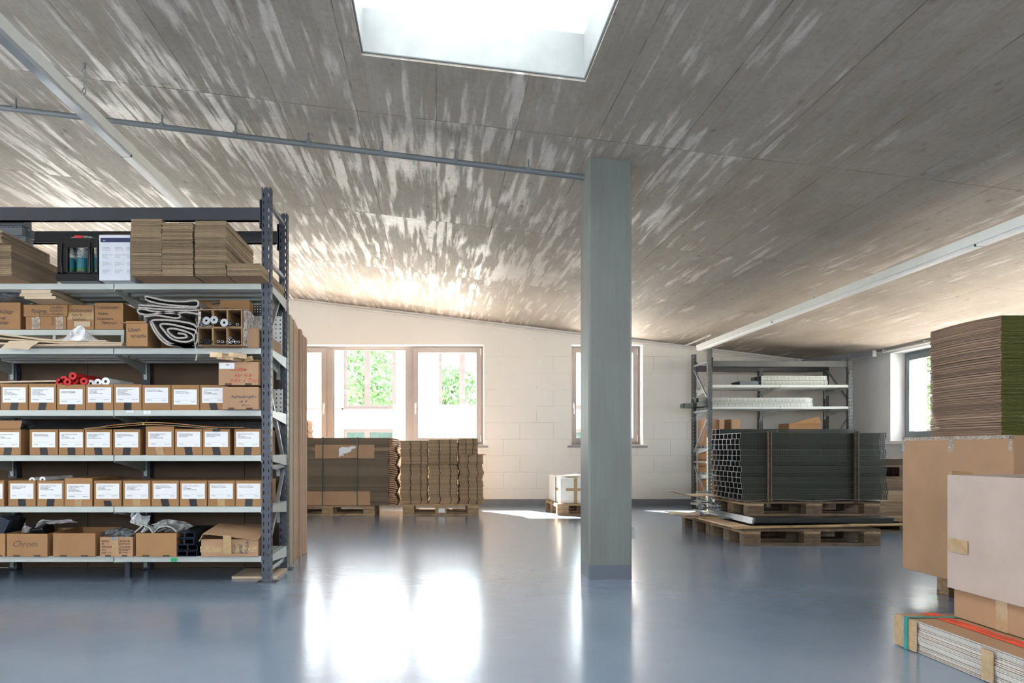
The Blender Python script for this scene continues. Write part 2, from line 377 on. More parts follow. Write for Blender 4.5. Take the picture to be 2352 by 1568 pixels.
M['teal'] = simple('teal_strap', (0.02, 0.26, 0.23), 0.35)
M['gstrap'] = simple('dark_green_strap', (0.03, 0.10, 0.065), 0.4)
M['pallet'] = m_wood('pallet_wood', (0.42, 0.28, 0.15), (0.20, 0.12, 0.06), 'X')
M['pallet_y'] = m_wood('pallet_wood_y', (0.46, 0.32, 0.19), (0.22, 0.135, 0.07), 'Y')
M['pallet_dark'] = m_wood('old_pallet_wood', (0.22, 0.15, 0.09), (0.10, 0.065, 0.035), 'X')
M['wood_light'] = m_wood('pale_plank', (0.72, 0.54, 0.34), (0.50, 0.34, 0.19), 'Y')
M['wood_x'] = m_wood('yellow_plank', (0.52, 0.36, 0.16), (0.28, 0.18, 0.08), 'X')
M['crate'] = m_wood('weathered_crate', (0.48, 0.35, 0.21), (0.20, 0.125, 0.065), 'X', 0.3)
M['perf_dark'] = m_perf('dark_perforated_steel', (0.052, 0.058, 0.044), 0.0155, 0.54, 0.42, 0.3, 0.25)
M['perf_dark_in'] = m_perf('raw_inside_of_channel', (0.012, 0.012, 0.012), 0.0155, 0.54, 0.5, 0.2, 0.1)  # darker copy for inner faces: shade painted in so the holes read dark
M['perf_light_in'] = m_perf('raw_inside_of_pale_channel', (0.04, 0.042, 0.038), 0.0165, 0.58, 0.5, 0.2, 0.1)  # same shade painted into the inner faces of the pale lengths
M['perf_light'] = m_perf('galvanised_perforated_steel', (0.36, 0.38, 0.34), 0.0165, 0.58, 0.35, 0.5, 0.1)
M['perf_white'] = m_perf('white_perforated_panel', (0.62, 0.63, 0.60), 0.030, 0.32, 0.4, 0.1, 0.03)
M['perf_black'] = m_perf('black_perforated_panel', (0.016, 0.018, 0.018), 0.018, 0.40, 0.5, 0.1, 0.05)
M['perf_blue'] = m_perf('blue_black_perforated_steel', (0.020, 0.027, 0.045), 0.013, 0.45, 0.35, 0.3, 0.3)
M['perf_grey'] = m_perf('grey_perforated_steel', (0.16, 0.18, 0.20), 0.011, 0.6, 0.4, 0.5, 0.1)
M['tray'] = simple('dark_steel_tray', (0.035, 0.038, 0.038), 0.4, 0.4, var=0.1)
M['galv'] = simple('galvanised_steel', (0.42, 0.44, 0.46), 0.3, 0.85, var=0.12, nscale=20)
M['chrome'] = simple('chrome_tube', (0.62, 0.65, 0.68), 0.15, 0.9, var=0.05)
M['blacktube'] = simple('black_tube', (0.012, 0.012, 0.015), 0.35, 0.1)
M['redtube'] = simple('red_tube', (0.50, 0.012, 0.012), 0.35)
M['whitetube'] = simple('white_tube', (0.78, 0.79, 0.80), 0.35)
M['felt'] = simple('grey_felt', (0.20, 0.185, 0.17), 0.95, var=0.28, nscale=120, bmp=0.5)
M['felt_side'] = simple('grey_felt_edge', (0.34, 0.31, 0.28), 0.95, var=0.25, nscale=90, bmp=0.4)
M['cloth'] = m_film('milky_plastic_bag', 0.75, (0.86, 0.87, 0.88), 9, 0.25, 0.5)
M['wrap'] = m_film('clear_stretch_wrap', 0.55, (0.92, 0.90, 0.88), 34)
M['greyfilm'] = m_film('grey_plastic_bag', 0.7, (0.20, 0.22, 0.24), 30)
M['blackplastic'] = simple('black_plastic', (0.006, 0.006, 0.007), 0.3, var=0.05)
M['bottle'] = m_film('clear_bottle', 0.45, (0.75, 0.82, 0.82), 90)
M['bottle_label'] = simple('turquoise_label', (0.012, 0.13, 0.17), 0.4)
M['bottle_green'] = simple('green_label', (0.01, 0.15, 0.03), 0.4)
M['cap'] = simple('blue_cap', (0.02, 0.10, 0.20), 0.4)
M['redlabel'] = simple('red_label', (0.55, 0.02, 0.02), 0.4)
M['sticker'] = simple('green_sticker', (0.03, 0.42, 0.16), 0.4)
M['yellow'] = simple('yellow_sticker', (0.80, 0.55, 0.04), 0.4)
M['facade'] = simple('white_render', (0.83, 0.83, 0.82), 0.8, var=0.02)
M['fac_frame'] = simple('brown_facade_frame', (0.022, 0.013, 0.011), 0.5)
M['cladding'] = simple('ribbed_cladding', (0.16, 0.15, 0.135), 0.5, var=0.03)
M['fac_glass'] = m_glass('facade_glass', (0.75, 0.85, 0.83), 0.0, 0.08)
M['room'] = simple('pale_interior', (0.6, 0.62, 0.62), 0.8)
M['leaf'] = simple('leaves', (0.08, 0.13, 0.045), 0.6, var=0.4, nscale=8, rnd=0.1)
M['bark'] = simple('bark', (0.12, 0.08, 0.05), 0.9)
M['paving'] = simple('pale_paving', (0.64, 0.61, 0.57), 0.9, var=0.08)
mo, t_, b_, o_ = newmat('opal_skylight')
b_.inputs['Base Color'].default_value = (0.9, 0.93, 0.95, 1); b_.inputs['Roughness'].default_value = 0.5
tl = N(t_, 'BsdfTranslucent'); tl.inputs[0].default_value = (0.9, 0.94, 0.97, 1)
mx_ = N(t_, 'MixShader'); mx_.inputs[0].default_value = 0.12
L(t_, b_.outputs[0], mx_.inputs[1]); L(t_, tl.outputs[0], mx_.inputs[2]); L(t_, mx_.outputs[0], o_.inputs[0])
M['opal'] = mo

# ------------------------------------------------------------------ mesh helper
class MB:
    def __init__(s): s.v = []; s.f = []; s.mi = []; s.mats = []; s.cur = 0
    def m(s, mat):
        if mat not in s.mats: s.mats.append(mat)
        s.cur = s.mats.index(mat); return s
    def add(s, vs, fs, mi=None):
        o = len(s.v); s.v += [tuple(v) for v in vs]
        for k, f in enumerate(fs):
            s.f.append(tuple(i + o for i in f)); s.mi.append(s.cur if mi is None else mi[k])
        return s
    def box(s, x0, x1, y0, y1, z0, z1, rot=None, piv=None, mi=None):
        vs = [Vector(p) for p in ((x0,y0,z0),(x1,y0,z0),(x1,y1,z0),(x0,y1,z0),(x0,y0,z1),(x1,y0,z1),(x1,y1,z1),(x0,y1,z1))]
        if rot is not None:
            p = Vector(piv) if piv else Vector(((x0+x1)/2,(y0+y1)/2,(z0+z1)/2)); R = Euler(rot).to_matrix()
            vs = [p + R @ (v - p) for v in vs]
        # faces: bottom top front(-y) right(+x) back left
        return s.add(vs, [(0,3,2,1),(4,5,6,7),(0,1,5,4),(1,2,6,5),(2,3,7,6),(3,0,4,7)], mi)
    def tube(s, pts, r, n=10, caps=True, r2=None):
        pts = [Vector(p) for p in pts]; rings = []
        up = None
        for i, p in enumerate(pts):
            d = (pts[min(i+1, len(pts)-1)] - pts[max(i-1, 0)]).normalized()
            a = Vector((0,0,1)) if abs(d.z) < 0.9 else Vector((1,0,0))
            u = d.cross(a).normalized() if up is None else (up - d * up.dot(d)).normalized()
            up = u; v = d.cross(u)
            rr = r if r2 is None else r + (r2 - r) * i / (len(pts) - 1)
            rings.append([p + (u * math.cos(2*PI*k/n) + v * math.sin(2*PI*k/n)) * rr for k in range(n)])
        vs = [q for rg in rings for q in rg]; fs = []
        for i in range(len(pts)-1):
            for k in range(n):
                fs.append((i*n+k, i*n+(k+1)%n, (i+1)*n+(k+1)%n, (i+1)*n+k))
        if caps: fs.append(tuple(reversed(range(n)))); fs.append(tuple((len(pts)-1)*n+k for k in range(n)))
        return s.add(vs, fs)
    def pipe(s, a, b, ro, ri, n=20):
        """hollow tube with wall between a and b"""
        a, b = Vector(a), Vector(b); d = (b-a).normalized(); q = Vector((0,0,1)) if abs(d.z) < 0.9 else Vector((1,0,0))
        u = d.cross(q).normalized(); v = d.cross(u); vs = []
        for p in (a, b):
            for r in (ro, ri):
                vs += [p + (u*math.cos(2*PI*k/n) + v*math.sin(2*PI*k/n))*r for k in range(n)]
        fs = []
        for k in range(n):
            j = (k+1) % n
            fs += [(k, j, 2*n+j, 2*n+k), (n+k, 3*n+k, 3*n+j, n+j), (k, n+k, n+j, j), (2*n+k, 2*n+j, 3*n+j, 3*n+k)]
        return s.add(vs, fs)
    def prism(s, poly, a0, a1, axis='y'):
        """poly of 2D points extruded along axis: y -> (x,z), x -> (y,z), z -> (x,y)"""
        n = len(poly)
        def P(p, a): return (p[0], a, p[1]) if axis == 'y' else ((a, p[0], p[1]) if axis == 'x' else (p[0], p[1], a))
        vs = [P(p, a0) for p in poly] + [P(p, a1) for p in poly]
        fs = [tuple(range(n)), tuple(reversed(range(n, 2*n)))] + [((k+1)%n, k, n+k, n+(k+1)%n) for k in range(n)]
        return s.add(vs, fs)
    def grid(s, pts):
        """pts[i][j] surface"""
        ni, nj = len(pts), len(pts[0]); vs = [p for r in pts for p in r]
        return s.add(vs, [(i*nj+j, (i+1)*nj+j, (i+1)*nj+j+1, i*nj+j+1) for i in range(ni-1) for j in range(nj-1)])
    def build(s, name, mat=None, loc=None, smooth=False, bevel=0, thick=0, subsurf=0):
        me = bpy.data.meshes.new(name)
        if loc is None:
            xs = [v[0] for v in s.v]; ys = [v[1] for v in s.v]; zs = [v[2] for v in s.v]
            loc = ((min(xs)+max(xs))/2, (min(ys)+max(ys))/2, min(zs))
        c = Vector(loc)
        me.from_pydata([Vector(v) - c for v in s.v], [], s.f)
        if mat is not None: me.materials.append(mat)
        else:
            for q in s.mats: me.materials.append(q)
            me.polygons.foreach_set('material_index', s.mi)
        me.update()
        if smooth:
            me.polygons.foreach_set('use_smooth', [True]*len(s.f)); me.set_sharp_from_angle(angle=0.7)
        o = bpy.data.objects.new(name, me); COL.objects.link(o); o.location = c
        if thick:
            md = o.modifiers.new('t', 'SOLIDIFY'); md.thickness = thick; md.offset = 0
        if subsurf:
            md = o.modifiers.new('s', 'SUBSURF'); md.levels = subsurf; md.render_levels = subsurf
        if bevel:
            md = o.modifiers.new('b', 'BEVEL'); md.width = bevel; md.segments = 2; md.limit_method = 'ANGLE'
        return o
def child(mb, name, mat, parent, **kw):
    """a part whose vertices are given in world space; also works under a part"""
    o = mb.build(name, mat, **kw)
    base = parent.location.copy(); q = parent.parent
    while q is not None: base += q.location; q = q.parent
    o.location = o.location - base; o.parent = parent
    return o
def lchild(mb, name, mat, parent, **kw):
    """a part whose vertices are given in the parent's own space"""
    o = mb.build(name, mat, **kw); o.parent = parent; return o
def empty(name, loc):
    o = bpy.data.objects.new(name, None); COL.objects.link(o); o.location = loc; o.empty_display_size = 0.1; return o
def tag(o, label=None, cat=None, group=None, kind=None):
    if label: o['label'] = label
    if cat: o['category'] = cat
    if group: o['group'] = group
    if kind: o['kind'] = kind
    return o
def struct(o, label=None): o['kind'] = 'structure'; return o
def copy_tree(o, parent=None):
    c = o.copy(); COL.objects.link(c)
    if parent is not None: c.parent = parent
    for ch in list(o.children): copy_tree(ch, c)
    return c

_tx = {}
def text(body, size, loc, facing, mat, parent, name='lettering', shear=0.0, align='LEFT', line=1.0, bold=0.0, roll=0.0):
    """flat lettering; facing: '-y' (toward the camera), '-x' (toward the left), '+z' """
    cu = bpy.data.curves.new(name, 'FONT'); cu.body = body; cu.size = size; cu.shear = shear
    cu.align_x = align; cu.space_line = line; cu.resolution_u = 2; cu.offset = bold
    tmp = bpy.data.objects.new('tmp_text', cu); COL.objects.link(tmp)
    me = bpy.data.meshes.new_from_object(tmp, depsgraph=bpy.context.evaluated_depsgraph_get())
    bpy.data.objects.remove(tmp); bpy.data.curves.remove(cu)
    R = {'-y': Matrix.Rotation(PI/2, 4, 'X'), '-x': Matrix.Rotation(-PI/2, 4, 'Z') @ Matrix.Rotation(PI/2, 4, 'X'),
         '+z': Matrix.Identity(4), '+z_x': Matrix.Rotation(-PI/2, 4, 'Z')}[facing]
    me.transform(R @ Matrix.Rotation(roll, 4, 'Z')); me.materials.clear(); me.materials.append(mat)
    o = bpy.data.objects.new(name, me); COL.objects.link(o)
    base = parent.location.copy(); q = parent.parent
    while q is not None: base += q.location; q = q.parent
    o.location = Vector(loc) - base; o.parent = parent
    return o

def htext(body, px0, px1, pyb, hpx, Y, mat, parent, dy=0.0015, shear=0.22, name='handwriting', bold=0.0, vertical=False, wob=1.0):
    """writing fitted to the width px0..px1 and a capital height of hpx as they measure at the distance Y"""
    k = Y/F
    o = text(body, 1.0, (0, 0, 0), '-y', mat, parent, name, shear=shear, bold=bold)
    me = o.data; xs = [v.co.x for v in me.vertices]; x0, x1 = min(xs), max(xs)
    if vertical: w, h = abs(vertical)*k, (px1-px0)*k
    else: w, h = (px1-px0)*k, hpx*k
    sx, sz = w/(x1-x0), h/0.72
    for v in me.vertices:
        a, c = (v.co.x-x0)*sx, v.co.z*sz
        c += wob*h*0.09*math.sin(a/w*23+c/h*2.0)+wob*h*0.04*math.sin(a/w*61); a += wob*w*0.010*math.sin(c/h*5+a/w*17)
        v.co.x, v.co.z = (-c, a) if vertical else (a, c)
    base = parent.location.copy(); q = parent.parent
    while q is not None: base += q.location; q = q.parent
    o.location = Vector((X(px1 if vertical else px0, Y), Y-dy, Z(pyb, Y)))-base
    return o

# ================================================================== THE SETTING
YB = 10.90           # inner face of the back wall
XR = 5.88            # inner face of the right wall
XL, YF = -7.0, -5.0
# floor
struct(MB().box(XL-0.3, XR+0.4, YF-0.3, YB+0.3, -0.2, 0).build('floor', M['floor']))
# ceiling slab with two skylight shafts, sloping down to the right
def slab(name, xs, ys, holes, mat):
    mb = MB(); th = 0.24
    nx, ny = len(xs), len(ys)
    vs = [(x, y, CZ(x)) for y in ys for x in xs] + [(x, y, CZ(x) + th) for y in ys for x in xs]
    fs = []; off = nx * ny; idx = lambda i, j: j * nx + i
    for j in range(ny-1):
        for i in range(nx-1):
            if (i, j) in holes:
                a, b2, c, d = idx(i,j), idx(i+1,j), idx(i+1,j+1), idx(i,j+1)
                continue
            a, b2, c, d = idx(i,j), idx(i+1,j), idx(i+1,j+1), idx(i,j+1)
            fs.append((a, d, c, b2)); fs.append((a+off, b2+off, c+off, d+off))
            for (p, q, ni, nj) in ((a,b2,i,j-1),(b2,c,i+1,j),(c,d,i,j+1),(d,a,i-1,j)):
                if (ni, nj) in holes or ni < 0 or nj < 0 or ni > nx-2 or nj > ny-2:
                    fs.append((p, q, q+off, p+off))
    mb.add(vs, fs); return mb.build(name, mat)
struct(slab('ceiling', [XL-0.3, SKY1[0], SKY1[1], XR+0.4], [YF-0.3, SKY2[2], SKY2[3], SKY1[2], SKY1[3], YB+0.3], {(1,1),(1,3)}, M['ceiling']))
# skylight shafts
for n, (x0, x1, y0, y1) in ((3, SKY1), (6, SKY2)):
    root = empty('window_%d' % n, ((x0+x1)/2, (y0+y1)/2, 3.0)); struct(root)
    lin = MB()
    e = 0.012
    def wall4(mb, ins, z0f, z1f, t=0.02):
        a0, a1, c0, c1 = x0+ins, x1-ins, y0+ins, y1-ins
        for (p, q, r, s_) in (((a0,c0),(a1,c0),(a1,c0+t),(a0,c0+t)), ((a0,c1-t),(a1,c1-t),(a1,c1),(a0,c1)),
                              ((a0,c0+t),(a0+t,c0+t),(a0+t,c1-t),(a0,c1-t)), ((a1-t,c0+t),(a1,c0+t),(a1,c1-t),(a1-t,c1-t))):
            pts = (p, q, r, s_)
            mb.add([(u, v, z0f(u)) for u, v in pts] + [(u, v, z1f(u)) for u, v in pts],
                   [(0,3,2,1),(4,5,6,7),(0,1,5,4),(1,2,6,5),(2,3,7,6),(3,0,4,7)])
    wall4(lin, -0.02, lambda u: CZ(u)+0.012, lambda u: CZ(u)+0.245, 0.032)
    child(lin, 'shaft_lining', M['wellc'], root, bevel=0.006)
    fr = MB(); wall4(fr, -0.05, lambda u: CZ(u)+0.25, lambda u: CZ(u)+0.50, 0.05)
    child(fr, 'window_frame', M['reveal'], root)
    rib = MB()
    for k in (1, 2):
        yy = y0 + (y1-y0)*k/3
        rib.add([(u, v, CZ(u)+zz) for zz in (0.47, 0.50) for u, v in ((x0,yy-0.02),(x1,yy-0.02),(x1,yy+0.02),(x0,yy+0.02))],
                [(0,3,2,1),(4,5,6,7),(0,1,5,4),(1,2,6,5),(2,3,7,6),(3,0,4,7)])
    child(rib, 'glazing_bar', M['reveal'], root)
    gp = MB(); gp.add([(u, v, CZ(u)+zz) for zz in (0.505, 0.52) for u, v in ((x0-.06,y0-.06),(x1+.06,y0-.06),(x1+.06,y1+.06),(x0-.06,y1+.06))],
           [(0,3,2,1),(4,5,6,7),(0,1,5,4),(1,2,6,5),(2,3,7,6),(3,0,4,7)])
    child(gp, 'opal_pane', M['opal'], root)

W1 = (-2.71, X(1113, YB), 0.885, Z(790, YB))     # wall openings of the back wall
W8 = (-6.60, -3.40, 0.885, Z(790, YB))  # unseen behind the rack, there for its light on the ceiling
W2 = (X(1311, YB), X(1478, YB), 0.885, Z(790, YB))
TH = 0.30
def xwall(name, y0, y1, xa, xb, holes, mat):
    """wall along x with rectangular openings, top follows the ceiling"""
    mb = MB()
    cuts = sorted({xa, xb} | {h[0] for h in holes} | {h[1] for h in holes})
    for i in range(len(cuts)-1):
        a, c = cuts[i], cuts[i+1]; hs = [h for h in holes if h[0] <= a and c <= h[1]]
        def col(z0, z1a, z1c):
            mb.add([(a,y0,z0),(c,y0,z0),(c,y1,z0),(a,y1,z0),(a,y0,z1a),(c,y0,z1c),(c,y1,z1c),(a,y1,z1a)],
                   [(0,3,2,1),(4,5,6,7),(0,1,5,4),(1,2,6,5),(2,3,7,6),(3,0,4,7)])
        if hs:
            h = hs[0]; col(0, h[2], h[2]); col(h[3], CZ(a), CZ(c))
        else: col(0, CZ(a), CZ(c))
    return struct(mb.build(name, mat))
xwall('wall_back', YB, YB+TH, XL-0.3, XR+0.3, [W8, W1, W2], M['block'])
xwall('wall_front', YF-0.3, YF, XL-0.3, XR+0.3, [(-2.8, 1.8, 1.0, 2.5)], M['plaster'])
def ywall(name, x0, x1, ya, yb, holes, mat):
    mb = MB(); cuts = sorted({ya, yb} | {h[0] for h in holes} | {h[1] for h in holes})
    zt = CZ((x0+x1)/2)+0.03
    for i in range(len(cuts)-1):
        a, c = cuts[i], cuts[i+1]; hs = [h for h in holes if h[0] <= a and c <= h[1]]
        if hs: mb.box(x0, x1, a, c, 0, hs[0][2]); mb.box(x0, x1, a, c, hs[0][3], zt)
        else: mb.box(x0, x1, a, c, 0, zt)
    return struct(mb.build(name, mat))
W3 = (4.6, 9.45, 0.93, 2.09)
ywall('wall_right', XR, XR+0.30, YF, YB, [W3], M['plaster'])
ywall('wall_left', XL-0.3, XL, YF, YB, [(0.2, 3.8, 1.0, 2.5)], M['plaster'])
# painted skirting band
struct(MB().box(XL, XR-0.004, YB-0.006, YB, 0, 0.092).build('baseboard_back', M['skirt']))
struct(MB().box(XR-0.006, XR, YF, YB-0.008, 0, 0.092).build('baseboard_right', M['skirt']))

def frame_rect(mb, x0, x1, z0, z1, t, y0, y1, tb=None):
    tb = t if tb is None else tb
    mb.box(x0, x0+t, y0, y1, z0, z1); mb.box(x1-t, x1, y0, y1, z0, z1)
    mb.box(x0+t, x1-t, y0, y1, z1-t, z1); mb.box(x0+t, x1-t, y0, y1, z0, z0+tb)
def handle(root, x, z, y):
    h = MB().box(x-0.014, x+0.014, y-0.012, y, z-0.03, z+0.045).box(x-0.009, x+0.009, y-0.045, y-0.012, z-0.004, z+0.014).box(x-0.010, x+0.010, y-0.052, y-0.038, z-0.125, z+0.016)
    child(h, 'window_handle', M['handle'], root, bevel=0.004)
YW = YB + 0.18
def PX(px): return X(px, YW)
def PZ(py): return Z(py, YW)
def back_window(n, op, bays):
    """bays: list of (kind, x0, x1): sash or fixed, between frame members"""
    root = empty('window_%d' % n, ((op[0]+op[1])/2, YW, op[2])); struct(root)
    fr = MB(); frame_rect(fr, op[0], op[1], op[2]+0.02, op[3], 0.045, YW, YW+0.09)
    for kind, a, c in bays[:-1]:
        pass
    for i in range(len(bays)-1):
        fr.box(bays[i][2], bays[i+1][1], YW, YW+0.09, op[2]+0.065, op[3]-0.045)
    child(fr, 'window_frame', M['frame'], root, bevel=0.004)
    gl = MB()
    z0, z1 = op[2]+0.065, op[3]-0.045
    for kind, a, c in bays:
        if kind == 'fixed':
            fb = MB(); frame_rect(fb, a, c, z0, z1, 0.018, YW+0.02, YW+0.06); child(fb, 'glazing_bead', M['frame'], root)
            g = MB().box(a+0.018, c-0.018, YW+0.035, YW+0.045, z0+0.018, z1-0.018)
        else:
            sb = MB(); frame_rect(sb, a-0.012, c+0.012, z0-0.012, z1+0.012, 0.075, YW-0.022, YW+0.05)
            child(sb, 'sash', M['frame'], root, bevel=0.005)
            g = MB().box(a+0.063, c-0.063, YW+0.010, YW+0.020, z0+0.063, z1-0.063)
            handle(root, (a+0.022) if kind == 'sash_l' else (c-0.022), Z(932, YW), YW-0.022)
            hx = (c-0.0) if kind == 'sash_l' else a
            hg = MB().tube([(hx, YW-0.03, z1-0.10), (hx, YW-0.03, z1)], 0.008, 8).tube([(hx, YW-0.03, z0+0.0), (hx, YW-0.03, z0+0.1)], 0.008, 8)
            child(hg, 'hinge', M['handle'], root)
        child(g, 'pane', M['glass'], root)
    lin = MB()
    t = 0.012
    lin.box(op[0], op[0]+t, YB-0.001, YW-0.001, op[2]+0.02, op[3]).box(op[1]-t, op[1], YB-0.001, YW-0.001, op[2]+0.02, op[3]).box(op[0], op[1], YB-0.001, YW-0.001, op[3]-t, op[3])
    child(lin, 'reveal_lining', M['reveal'], root)
    sl = MB().box(op[0]-0.05, op[1]+0.05, YB-0.045, YB-0.001, op[2]-0.022, op[2]+0.008).box(op[0], op[1], YB-0.001, YW, op[2]-0.0, op[2]+0.02)
    child(sl, 'window_sill', M['sill'], root, bevel=0.003)
    ext = MB().box(op[0], op[1], YW+0.09, YB+TH+0.05, op[2]-0.01, op[2]+0.02)
    child(ext, 'outer_sill', M['galv'], root)
    return root
b1a, b1b = PX(747), PX(765)
back_window(1, W1, [('sash_r', W1[0]+0.05, PX(748)), ('fixed', PX(765), PX(934)), ('sash_l', PX(951), W1[1]-0.05)])
back_window(2, W2, [('sash_l', W2[0]+0.05, W2[1]-0.05)])
back_window(8, W8, [('sash_r', W8[0]+0.05, -5.05), ('sash_l', -4.95, W8[1]-0.05)])  # unseen window behind the rack
# window in the right wall
root = empty('window_4', (XR+0.18, 7.0, W3[2])); struct(root)
XWR = XR + 0.19
fr = MB()
y0, y1, z0, z1 = W3
def yframe(mb, y0, y1, z0, z1, t, x0, x1):
    mb.box(x0, x1, y0, y0+t, z0, z1); mb.box(x0, x1, y1-t, y1, z0, z1); mb.box(x0, x1, y0+t, y1-t, z1-t, z1); mb.box(x0, x1, y0+t, y1-t, z0, z0+t)
yframe(fr, y0, y1, z0+0.02, z1, 0.05, XWR, XWR+0.10)
mids = [y1-0.05-1.12*k for k in range(1, 5)]
for m_ in mids[:3]: fr.box(XWR, XWR+0.10, m_-0.04, m_+0.04, z0+0.07, z1-0.05)
child(fr, 'window_frame', M['gframe'], root, bevel=0.004)
ys_ = [y1-0.05] + mids[:3] + [y0+0.05]
for i in range(4):
    a, c = ys_[i+1]+(0.04 if i < 3 else 0), ys_[i]-(0.04 if i else 0)
    sb = MB(); yframe(sb, a-0.01, c+0.01, z0+0.06, z1-0.04, 0.075, XWR-0.02, XWR+0.05); child(sb, 'sash', M['gframe'], root, bevel=0.005)
    child(MB().box(XWR+0.01, XWR+0.02, a+0.06, c-0.06, z0+0.13, z1-0.11), 'pane', M['glass'], root)
child(MB().box(XR-0.001, XWR-0.001, y1-0.012, y1, z0, z1).box(XR-0.001, XWR-0.001, y0, y1, z1-0.012, z1), 'reveal_lining', M['reveal'], root)
child(MB().box(XR-0.16, XWR, y0, y1-0.013, z0-0.03, z0+0.012), 'window_sill', M['reveal'], root, bevel=0.004)
# windows behind the camera, only their light reaches the picture
for n, q in ((5, 'f'), (7, 'l')):
    root = empty('window_%d' % n, (-0.5, YF-0.15, 1.0) if q == 'f' else (XL-0.15, 2.0, 1.0)); struct(root)
    fb = MB()
    if q == 'f':
        frame_rect(fb, -2.8, 1.8, 1.0, 2.5, 0.06, YF-0.2, YF-0.12)
        for xx in (-1.3, 0.3): fb.box(xx-0.04, xx+0.04, YF-0.2, YF-0.12, 1.06, 2.44)
    else:
        yframe(fb, 0.2, 3.8, 1.0, 2.5, 0.06, XL-0.2, XL-0.12)
        for yy in (1.4, 2.6): fb.box(XL-0.2, XL-0.12, yy-0.04, yy+0.04, 1.06, 2.44)
    child(fb, 'window_frame', M['frame'], root)

# concrete column
CX0, CX1, CY0, CY1 = X(1352, 4.70), X(1452, 4.70), 4.70, 4.97
c = 0.012
mb = MB()
poly = [(CX0+c, CY0), (CX1-c, CY0), (CX1, CY0+c), (CX1, CY1-c), (CX1-c, CY1), (CX0+c, CY1), (CX0, CY1-c), (CX0, CY0+c)]
vs_ = [(x, y, 0) for x, y in poly] + [(x, y, CZ(x)+0.002) for x, y in poly]; n_ = 8
mb.add(vs_, [tuple(reversed(range(8))), tuple(range(8, 16))] + [(k, (k+1) % 8, 8+(k+1) % 8, 8+k) for k in range(8)])
tag(mb.build('column', M['column']), 'square grey concrete column standing in the middle of the room', 'column')
# socket on the column's right face
ro = empty('wall_socket', (CX1+0.02, 4.84, 0.245))
child(MB().box(CX1, CX1+0.040, 4.80, 4.875, 0.247, 0.323), 'housing', M['shelf'], ro, bevel=0.005)
child(MB().box(CX1+0.006, CX1+0.046, 4.794, 4.800, 0.25, 0.32), 'hinged_cover', M['shelf'], ro, bevel=0.002)
tag(ro, 'small grey surface socket low on the right side of the concrete column', 'socket')

# ------------------------------------------------------------------ conduits
def conduit(name, x0, x1, y, drop, r, mat, label, step, first, brm):
    root = empty(name, ((x0+x1)/2, y, CZ((x0+x1)/2)-drop))
    child(MB().tube([(x0, y, CZ(x0)-drop), (x1, y, CZ(x1)-drop)], r, 12), 'tube', mat, root, smooth=True)
    x = first
    while x < x1:
        z = CZ(x)-drop
        child(MB().box(x-0.012, x+0.012, y-r-0.004, y+r+0.004, z-r*0.3, z+r+0.004).box(x-0.005, x+0.005, y-0.005, y+0.005, z+r, z+drop+0.001), 'clip', brm, root)
        x += step
    tag(root, label, 'conduit'); return root
conduit('cable_conduit', -3.9, CX0-0.001, 4.85, 0.078, 0.019, M['conduit'], 'long grey conduit under the ceiling running left from the concrete column', 0.487, -3.77, M['conduit'])
conduit('cable_conduit', -3.5, 5.80, YB-0.045, 0.05, 0.017, M['wconduit'], 'pale conduit where the back wall meets the ceiling', 0.62, -3.3, M['wconduit'])
r_ = empty('cable_conduit', (XR-0.05, 9, 2.08))
child(MB().tube([(XR-0.045, 4.5, CZ(XR-0.045)-0.03), (XR-0.045, YB-0.08, CZ(XR-0.045)-0.03)], 0.014, 10), 'tube', M['wconduit'], r_, smooth=True)
for yy in (5.2, 6.1, 7.0, 7.9, 8.7, 9.5, 10.3):
    child(MB().box(XR-0.066, XR-0.024, yy-0.012, yy+0.012, CZ(XR-0.045)-0.045, CZ(XR-0.04)+0.001), 'clip', M['wconduit'], r_)
tag(r_, 'thin white conduit along the top of the right wall', 'conduit')
for x, lb in ((-2.12, 'short white conduit on the ceiling at the far end of the left lamp'), (3.68, 'short white conduit on the ceiling at the far end of the right lamp')):
    zc = CZ(x)-0.03
    tag(MB().tube([(x, YB-0.07, zc), (x, 9.80, zc)], 0.014, 10).build('cable_conduit', M['wconduit'], smooth=True), lb, 'conduit')

